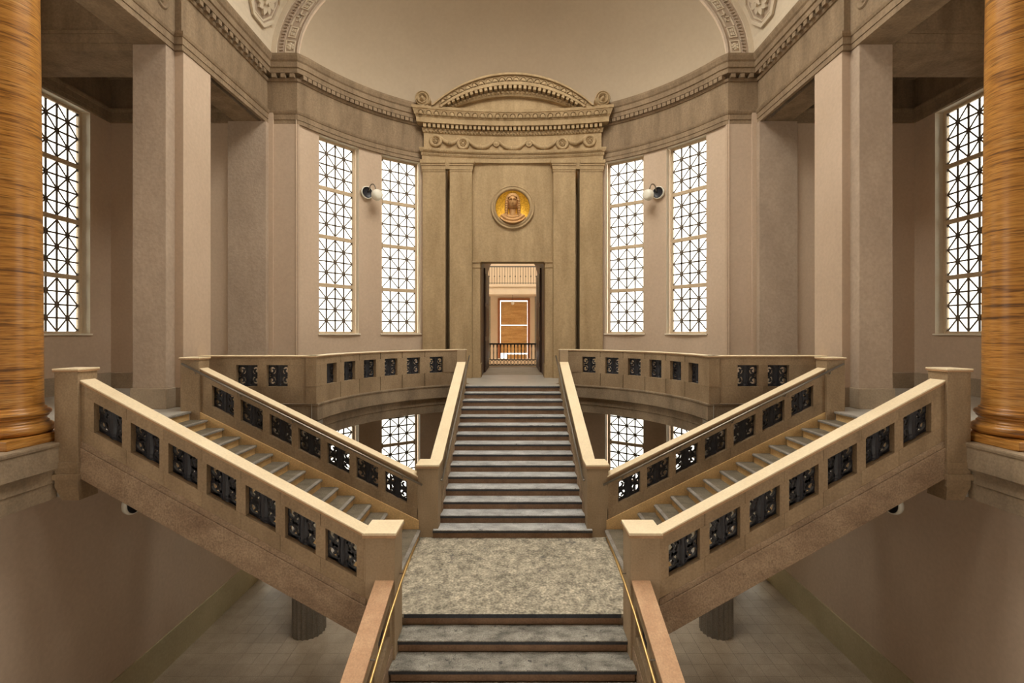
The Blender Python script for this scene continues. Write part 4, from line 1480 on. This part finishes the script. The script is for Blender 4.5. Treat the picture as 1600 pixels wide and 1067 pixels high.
for s in (-1, 1):
    mir = lambda x, y, z, s=s: (s * x, y - 16.0, z)
    for (a, b) in ((1.345, 2.085), (2.225, 2.985)):
        p = MB().box(a, b, YB, 15.96, 0, 6.86, mir).build('pilaster', 'bay_stone', bay, bevel=0.008)
        c = MB()
        ia = 0.03 if b > 2.5 else 0.0
        for z0, z1, o in ((6.84, 6.90, 0.015), (6.90, 7.03, 0.03), (7.03, 7.10, 0.05), (7.10, 7.22, 0.075)):
            oa = o if a < 1.5 else -0.0
            ob = o if b > 2.5 else 0.0
            c.box(a - oa, b + ob, YB - o, 15.96, z0, z1, mir)
        c.build('capital', 'bay_stone', p)
    MB().box(2.07, 2.235, YB + 0.005, 15.9, 6.93, 7.22, mir).build('gap_lintel', 'bay_stone', bay)
    d = MB().box(1.085, 1.345, 15.84, 16.4, 0.45, DZ - 0.22, mir).build('door_pilaster', 'bay_stone', bay, bevel=0.008)
    MB().box(1.06, 1.345, 15.81, 16.4, 0.0, 0.46, mir).build('door_plinth', 'bay_stone', d, bevel=0.008)
    c = MB()
    c.box(1.075, 1.345, 15.82, 16.4, DZ - 0.22, DZ - 0.17, mir)
    c.box(1.085, 1.345, 15.84, 16.4, DZ - 0.17, DZ - 0.05, mir)
    c.box(1.06, 1.345, 15.81, 16.4, DZ - 0.05, DZ + 0.001, mir)
    c.build('door_capital', 'bay_stone', d)

# entablature of the bay
hz = EYE + 7.38
ENTB = [(-0.05, 7.20), (0.05, 7.20), (0.055, 7.35), (0.075, 7.36), (0.075, 7.46), (0.10, 7.47), (0.13, 7.55), (0.13, 7.60), (0.0, 7.61), (0.0, 8.13),
        (0.03, 8.14), (0.05, 8.24), (0.06, 8.265), (-0.06, 8.268), (-0.06, 8.388), (0.20, 8.395), (0.21, 8.55), (0.23, 8.58), (0.23, 8.60), (0.25, 8.62), (0.30, 8.78), (0.32, 8.79), (0.33, hz), (-0.3, hz)]
xs = [-2.94 + 5.88 * i / 32 for i in range(33)]
path = [(-2.94, 16.1)] + [(x, by(x)) for x in xs] + [(2.94, 16.1)]
tr = MB().sweep(path, ENTB, side=-1).build('trim_7', 'bay_stone')
tag(tr, 'richly carved entablature of the portal bay with swags and rosettes', 'entablature', kind='structure')
BD = MB().box(-0.048, 0.048, -0.22, 0.0, 0.0, 0.122).mesh('dentil')
BD.materials.append(M['bay_stone'])
nb = 40
for i in range(nb):
    x = -3.0 + 6.0 * (i + 0.5) / nb
    obj('dentil', BD, 'bay_stone', tr, loc=(x, by(min(abs(x), 2.94)) + 0.06, 8.267), rotz=-x / RB)


def egg_mesh(w, h, name):
    mb = MB()
    n = 10
    arc = [(w * 0.46 * cos(pi * k / n), h * (0.05 + 0.88 * sin(pi * k / n))) for k in range(n + 1)]
    mb.ribbon(arc, w * 0.10, -0.035, 0.0, lambda u, d, v: (u, d, v))
    rows = []
    for j in range(5):
        t = j / 4
        q = cos(t * pi / 2)
        rows.append([(w * 0.32 * q * cos(pi * k / n), -0.055 * sin(t * pi / 2), h * (0.05 + 0.68 * q * sin(pi * k / n))) for k in range(n + 1)])
    mb.quad_strip(rows)
    # dart
    mb.box(w * 0.47, w * 0.53, -0.03, 0.0, h * 0.2, h * 0.95)
    return mb.mesh(name)


EG = egg_mesh(0.25, 0.165, 'egg_motif')
ne = 25
for i in range(ne):
    x = -3.12 + 6.24 * (i + 0.5) / ne
    o = obj('egg_motif', EG, 'bay_stone', tr, loc=(x, by(min(abs(x), 3.0)) - 0.252, 8.618), rotz=-x / RB)
    o.rotation_euler = (radians(17), 0, -x / RB)
sm = MB()
for i in range(56):
    x = -2.9 + 5.8 * (i + 0.5) / 56
    y = by(x) - 0.045
    sm.lathe([(0.0, -0.035), (0.028, -0.025), (0.04, 0.0)], lambda a, r, h, x=x, y=y: (x + r * cos(a), y + h, 8.185 + r * 1.1 * sin(a)), 6)
for i in range(110):
    x = -2.95 + 5.9 * (i + 0.5) / 110
    y = by(x)
    sm.box(x - 0.016, x + 0.016, y - 0.105, y - 0.06, 7.395, 7.44)
    sm.box(x - 0.016, x + 0.016, y - 0.145, y - 0.10, 7.50, 7.535)
o = sm.build('bead_course', 'bay_stone', tr)
o['kind'] = 'stuff'


def wreath(x, z, r, big=True):
    y = by(x)
    mb = MB()
    f = lambda a, q, h: (x + q * cos(a), y - h, z + q * sin(a))
    if big:
        prof = [(0.0, 0.075), (r * 0.16, 0.07), (r * 0.26, 0.03), (r * 0.5, 0.035), (r * 0.56, 0.06), (r * 0.66, 0.085), (r * 0.9, 0.085), (r, 0.05), (r * 1.02, 0.0)]
        mb.lathe(prof, f, 28)
        for k in range(8):
            a = k * pi / 4
            mb.lathe([(0.0, 0.075), (r * 0.10, 0.065), (r * 0.14, 0.03)], lambda q, rr, h, a=a: (x + r * 0.36 * cos(a) + rr * cos(q), y - h, z + r * 0.36 * sin(a) + rr * sin(q)), 8)
    else:
        mb.lathe([(0.0, 0.07), (r * 0.5, 0.065), (r * 0.7, 0.04), (r * 0.85, 0.06), (r, 0.05), (r * 1.02, 0.0)], f, 20)
    mb.build('wreath' if big else 'boss', 'bay_stone', tr, smooth=True)


def bx(px):
    return (px - 801) * YB / FPX


def bz(py, d=YB):
    return EYE + (520 - py) * d / FPX


WR = [(680.5, 218.5, 1), (722.5, 220.5, 1), (775, 219, 0), (827, 219, 0), (879.5, 220.5, 1), (921.5, 218.5, 1)]
for px, py, b in WR:
    wreath(bx(px), bz(py) - 0.02, 0.215 if b else 0.11, bool(b))
for i in range(5):
    xa, xb = bx(WR[i][0]), bx(WR[i + 1][0])
    ra, rb = (0.215 if WR[i][2] else 0.11), (0.215 if WR[i + 1][2] else 0.11)
    za, zb = bz(WR[i][1]) + ra * 0.7, bz(WR[i + 1][1]) + rb * 0.7
    xa += ra * 0.6
    xb -= rb * 0.6
    pts, rad = [], []
    drop = 0.27 if i not in (0, 4) else 0.20
    for k in range(13):
        t = k / 12
        x = xa + (xb - xa) * t
        z = za + (zb - za) * t - drop * 4 * t * (1 - t)
        pts.append((x, by(x) - 0.03, z))
        rad.append((0.034 + 0.048 * sin(pi * t)) * (1.12 if k % 2 else 0.9))
    mb = MB().tube(pts, rad, 8)
    m = pts[6]
    mb.box(m[0] - 0.022, m[0] + 0.022, m[1] - 0.085, m[1], m[2] - 0.085, m[2] + 0.085)
    mb.build('swag', 'bay_stone', tr, smooth=True)

# segmental pediment
pd = thing('pediment', 'low segmental arched pediment crowning the portal', 'pediment', (0, 15.6, hz))
PB = [(0.00, 15.34), (0.10, 15.34), (0.12, 15.42), (0.40, 15.44), (0.41, 15.40), (0.58, 15.40), (0.585, 15.62), (0.77, 15.62), (0.78, 15.55), (0.95, 15.60), (1.0, 15.62), (1.0, 15.75)]


def ped(t):
    half = 2.64 + (2.04 - 2.64) * t
    rise = 1.06 + (0.43 - 1.06) * t
    R = (half * half + rise * rise) / (2 * rise)
    return R, hz + rise - R, asin(half / R)


rows = []
for i in range(49):
    q = -1 + 2 * i / 48
    row = []
    for t, y in [(0.0, 15.85)] + PB:
        R, zc_, a = ped(t)
        row.append((R * sin(q * a), y - 15.6, zc_ + R * cos(q * a) - hz))
    rows.append(row)
MB().quad_strip(rows).build('arched_cornice', 'bay_stone', pd)
tp = MB()
R, zc_, a = ped(0.98)
poly = [(R * sin(-a + 2 * a * i / 32), zc_ + R * cos(-a + 2 * a * i / 32) - hz) for i in range(33)]
tp.prism(poly, lambda u, v: (u, 0.14, v), lambda u, v: (u, 0.4, v))
tp.build('tympanum', 'bay_stone', pd)
ne = 22
for i in range(ne):
    R, zc_, a = ped(0.395)
    q = (-1 + 2 * (i + 0.5) / ne) * a * 0.97
    o = obj('egg_motif', EG, 'bay_stone', pd, loc=(R * sin(q), 15.43 - 15.6, zc_ + R * cos(q) - hz))
    o.rotation_euler = (0, q, 0)
nd = 28
for i in range(nd):
    R, zc_, a = ped(0.755)
    q = (-1 + 2 * (i + 0.5) / nd) * a * 0.97
    o = obj('dentil', BD, 'bay_stone', pd, loc=(R * sin(q), 15.63 - 15.6, zc_ + R * cos(q) - hz))
    o.rotation_euler = (0, q, 0)
sm = MB()
R, zc_, a = ped(0.86)
for i in range(40):
    q = (-1 + 2 * (i + 0.5) / 40) * a * 0.95
    x, z = R * sin(q), zc_ + R * cos(q) - hz
    sm.lathe([(0.0, -0.04), (0.03, -0.03), (0.042, 0.0)], lambda aa, r, h, x=x, z=z: (x + r * cos(aa), -0.02 + h, z + r * sin(aa)), 6)
o = sm.build('bead_course', 'bay_stone', pd)
o['kind'] = 'stuff'
for s in (-1, 1):
    x = bx(661) * (-s)
    x = s * 2.93
    mb = MB()
    z = hz + 0.24
    prof = [(0.0, 0.24), (0.05, 0.24), (0.075, 0.13), (0.12, 0.12), (0.14, 0.22), (0.17, 0.22), (0.19, 0.13), (0.205, 0.13), (0.215, 0.20), (0.24, 0.19), (0.245, 0.0), (0.24, -0.15), (0.0, -0.15)]
    r = tag(MB().lathe(prof, lambda a, q, h: (q * cos(a), -h, q * sin(a)), 28).build('acroterion_roundel', 'bay_stone', smooth=True, loc=(x, 15.55, z)),
            'round carved disc standing at the %s end of the portal cornice' % side_word(s), 'roundel', 'pediment roundels')
    MB().box(-0.17, 0.17, -0.14, 0.15, -0.24, -0.16).build('foot', 'bay_stone', r)

# ------------------------------------------------------------------ medallion
md = thing('medallion_relief', 'round gold ground medallion with a terracotta bust above the doorway', 'medallion', (0, 15.97, EYE + 4.225))
f = lambda a, r, h: (r * cos(a), -h, r * sin(a))
MB().lathe([(0.575, -0.26), (0.575, 0.05), (0.60, 0.085), (0.64, 0.085), (0.655, 0.06), (0.685, 0.06), (0.70, 0.08), (0.73, 0.07), (0.745, 0.0)], f, 56).build('ring', 'bay_stone', md, smooth=True)
MB().lathe([(0.0, -0.11), (0.30, -0.10), (0.46, -0.07), (0.577, -0.01)], f, 48).build('gold_ground', 'gold_mosaic', md, smooth=True)


def relief(x, z):
    """height of the bust over the ground"""
    h = -0.05

    def ell_(cx, cz, rx, rz, top, base=0.0):
        q = ((x - cx) / rx) ** 2 + ((z - cz) / rz) ** 2
        return base + top * sqrt(1 - q) if q < 1 else -1
    # shoulders and chest
    h = max(h, ell_(0, -0.58, 0.50, 0.40, 0.26))
    for sx in (-1, 1):
        h = max(h, ell_(sx * 0.26, -0.36, 0.21, 0.18, 0.20))
    # folds of the garment
    if h > 0 and z < -0.18:
        r = sqrt(x * x + (z - 0.02) ** 2)
        h += 0.022 * sin(r * 58)
    # neck
    if abs(x) < 0.10 and -0.34 < z < 0.0:
        h = max(h, 0.13 * sqrt(1 - (x / 0.10) ** 2) + 0.06)
    # hood and plaits
    z -= 0.04
    h = max(h, ell_(0, 0.20, 0.245, 0.30, 0.20))
    for sx in (-1, 1):
        px = sx * (0.20 + 0.015 * sin((0.2 - z) * 4))
        if -0.28 < z < 0.22 and abs(x - px) < 0.055:
            h = max(h, 0.16 * sqrt(1 - ((x - px) / 0.055) ** 2) + 0.05 + 0.014 * sin(z * 80))
    # face
    fa = ell_(0, 0.13, 0.150, 0.225, 0.26, 0.08)
    gap = ell_(0, 0.13, 0.172, 0.245, 0.01, 0.06)
    if gap > 0 and fa <= 0 and z < 0.30:
        h = min(h, 0.07)
    if fa > 0:
        h = fa
        for sx in (-1, 1):
            if ((x - sx * 0.062) / 0.044) ** 2 + ((z - 0.165) / 0.030) ** 2 < 1:
                h -= 0.045
            if ((x - sx * 0.062) / 0.024) ** 2 + ((z - 0.163) / 0.018) ** 2 < 1:
                h += 0.032
            if abs(z - 0.215) < 0.014 and 0.015 < abs(x) < 0.115:
                h += 0.022
        if abs(x) < 0.030 and 0.045 < z < 0.20:
            h += 0.065 * (1 - abs(x) / 0.030) * (0.20 - z) / 0.155
        if abs(x) < 0.058 and abs(z + 0.004) < 0.020:
            h += 0.022
        if abs(x) < 0.058 and abs(z - 0.0) < 0.006:
            h -= 0.030
    # brow band
    if 0.285 < z < 0.325 and abs(x) < 0.16:
        h += 0.025
    return h


bs = MB()
nx, nz = 96, 96
rows = []
for i in range(nx + 1):
    x = -0.52 + 1.04 * i / nx
    row = []
    for j in range(nz + 1):
        z = -0.56 + 1.04 * j / nz
        h = relief(x, z)
        if x * x + z * z > 0.56 ** 2:
            h = -0.06
        row.append((x, 0.10 - h, z))
    rows.append(row)
bs.quad_strip(rows)
bust = bs.build('bust', 'terracotta', md, smooth=True)

# ------------------------------------------------------------------ doorway, passage and the hall beyond
dr = thing('door_1', 'tall open doorway through the portal into a deep wood lined passage', 'doorway', (0, 16.0, 0), kind='structure')
for s in (-1, 1):
    mir = lambda x, y, z, s=s: (s * x, y - 16.0, z)
    MB().box(1.09, 1.35, 16.38, 21.0, 0, 4.05, mir).build('jamb', 'jamb_wood', dr)
    lf_ = MB().box(1.03, 1.088, 17.9, 20.6, 0.02, 3.95, mir).build('door_leaf', 'dark_wood', dr, bevel=0.006)
    for z0, z1 in ((0.2, 1.2), (1.35, 2.5), (2.65, 3.75)):
        for y0, y1 in ((18.05, 19.15), (19.35, 20.45)):
            MB().box(1.012, 1.035, y0, y1, z0, z1, mir).build('leaf_panel', 'dark_wood', lf_, bevel=0.01)
    wl = MB().box(1.30, 3.4, 20.6, 21.0, -0.8, 9.0, mir).build('flank', 'far_plaster', dr)
    MB().box(1.30, 3.1, 16.4, 20.7, -0.5, 4.1, mir).build('flank_core', 'jamb_wood', dr)
vb = MB()
rows = [[(1.09 * cos(pi * i / 24), y - 16.0, 4.03 + 1.09 * sin(pi * i / 24)) for y in (16.4, 21.0)] for i in range(25)]
vb.quad_strip(rows)
rows = [[(x, 20.98 - 16.0, z) for z in (4.03 + sqrt(max(0, 1.09 ** 2 - x * x)), 9.0)] for x in [-1.3 + 2.6 * k / 40 for k in range(41)]]
vb.quad_strip([[(p[0], p[1], p[2]) for p in r] for r in rows])
vb.build('passage_vault', 'jamb_wood', dr)
MB().box(-1.4, 1.4, 16.0 - 16.0, 21.05 - 16.0, -0.4, -0.003).build('threshold', 'base_stone', dr)

# far hall
fh = thing('wall_far_hall', 'sunlit plaster end wall of the hall beyond the doorway', 'wall', (0, 28.0, 0), kind='structure')
w = MB()
w.box(-3.4, -0.84, 0, 0.3, -5, 9)
w.box(0.98, 3.4, 0, 0.3, -5, 9)
w.box(-3.4, -3.1, -7.4, 0, -5, 9)  # side walls and slotted roof are unseen, added to limit the daylight
w.box(3.1, 3.4, -7.4, 0, -5, 9)
w.box(-3.4, 3.4, -7.4, -5.2, 8.8, 9)
w.box(-3.4, 3.4, -2.9, 0.3, 8.8, 9)
w.box(-0.84, 0.98, 0, 0.3, 3.42, 9)
w.box(-0.84, 0.98, 0, 0.3, -5, -0.02)
w.build('plaster_face', 'far_plaster', fh)
for x in (-1.42, 1.42):
    MB().box(x - 0.11, x + 0.11, -0.03, 0.02, 0, 3.9).build('grey_strip', 'far_strip', fh)
fr = MB()
fr.box(-0.88, -0.74, -0.06, 0.2, 0, 3.44)
fr.box(0.88, 1.02, -0.06, 0.2, 0, 3.44)
fr.box(-0.88, 1.02, -0.06, 0.2, 3.42, 3.54)
fr.build('door_frame', 'red_frame', fh)
o = MB().box(-3.4, 3.4, 21.05, 28.3, -5.0, -4.8).build('floor_far_hall', 'far_plaster')
tag(o, 'floor of the hall beyond the passage, below the iron railing', 'floor', kind='structure')
ps = tag(MB().box(-0.71, 0.87, 28.08, 28.11, 1.96, 3.36).build('plywood_sheet', 'plywood'), 'upper plywood sheet boarding up the far doorway', 'plywood sheet', 'plywood sheets')
ps = tag(MB().box(-0.72, 0.87, 28.08, 28.11, 0.30, 1.94).build('plywood_sheet', 'plywood'), 'lower plywood sheet boarding up the far doorway', 'plywood sheet', 'plywood sheets')
tag(MB().box(-0.35, 0.87, 28.10, 28.13, -0.02, 0.24).build('plywood_sheet', 'plywood'), 'narrow plywood strip at the foot of the far doorway', 'plywood sheet', 'plywood sheets')

ug = thing('upper_gallery', 'cream upper gallery beam crossing the hall beyond the doorway', 'gallery', (0, 26.4, 3.65))
MB().box(-3.08, 3.08, 0.0, 1.58, 0.0, 0.52).build('beam', 'far_plaster', ug)
MB().box(-3.08, 3.08, -0.05, 1.58, 0.42, 0.56).build('beam_moulding', 'far_plaster', ug)
rl = thing('gallery_railing', 'thin iron railing on the upper gallery beyond the doorway', 'railing', (0, 26.4, 4.2), group='iron railings')
MB().box(-3, 3, -0.02, 0.03, 0.96, 1.01).build('top_rail', 'cast_iron', rl)
MB().box(-3, 3, -0.015, 0.015, 0.06, 0.09).build('bottom_rail', 'cast_iron', rl)
bar = MB().tube([(0, 0, 0.0), (0, 0, 0.98)], 0.011, 6).mesh('bar')
knob = MB().lathe([(0.0, 0.40), (0.03, 0.43), (0.03, 0.47), (0.0, 0.50)], lambda a, r, h: (r * cos(a), r * sin(a), h), 8).mesh('knob')
for i in range(21):
    x = -1.45 + 2.9 * i / 20
    b = obj('bar', bar, 'cast_iron', rl, loc=(x, 0, 0))
    if i % 2:
        obj('knob', knob, 'cast_iron', b)
rl = thing('iron_railing', 'dark iron balustrade railing at the far end of the passage', 'railing', (0, 21.15, 0), group='iron railings')
MB().box(-1.3, 1.3, -0.035, 0.035, 0.97, 1.04).build('top_rail', 'cast_iron', rl)
MB().box(-1.3, 1.3, -0.03, 0.03, 0.04, 0.09).build('bottom_rail', 'cast_iron', rl)
MB().box(-1.3, 1.3, -0.02, 0.02, 0.28, 0.32).build('middle_rail', 'cast_iron', rl)
bal = MB().lathe([(0.0, 0.32), (0.026, 0.33), (0.018, 0.38), (0.022, 0.62), (0.015, 0.80), (0.028, 0.90), (0.03, 0.97)], lambda a, r, h: (r * cos(a), r * sin(a), h), 8).mesh('baluster')
ringm = MB().ribbon([(0.062 * cos(2 * pi * k / 16), 0.185 + 0.09 * sin(2 * pi * k / 16)) for k in range(16)], 0.02, -0.015, 0.015, lambda u, d, v: (u, d, v), closed=True).mesh('ring')
for i in range(16):
    x = -1.16 + 2.32 * i / 15
    obj('baluster', bal, 'cast_iron', rl, loc=(x, 0, 0), smooth=True)
    if i < 15:
        obj('ring', ringm, 'cast_iron', rl, loc=(x + 1.16 / 15, 0, 0))
MB().box(-1.4, 1.4, -0.1, 0.12, -0.4, 0.02).build('sill', 'far_plaster', rl)
pl = thing('pendant_lamp', 'small pale globe lamp hanging before the boarded far doorway', 'lamp', (0, 26.9, 3.2))
MB().tube([(0, 0, 0.1), (0, 0, 0.5)], 0.008, 6).build('cord', 'cast_iron', pl)
MB().lathe([(0.0, -0.11), (0.07, -0.09), (0.10, 0.0), (0.07, 0.09), (0.0, 0.11)], lambda a, r, h: (r * cos(a), r * sin(a), h), 16).build('globe', 'opal_glass', pl, smooth=True)
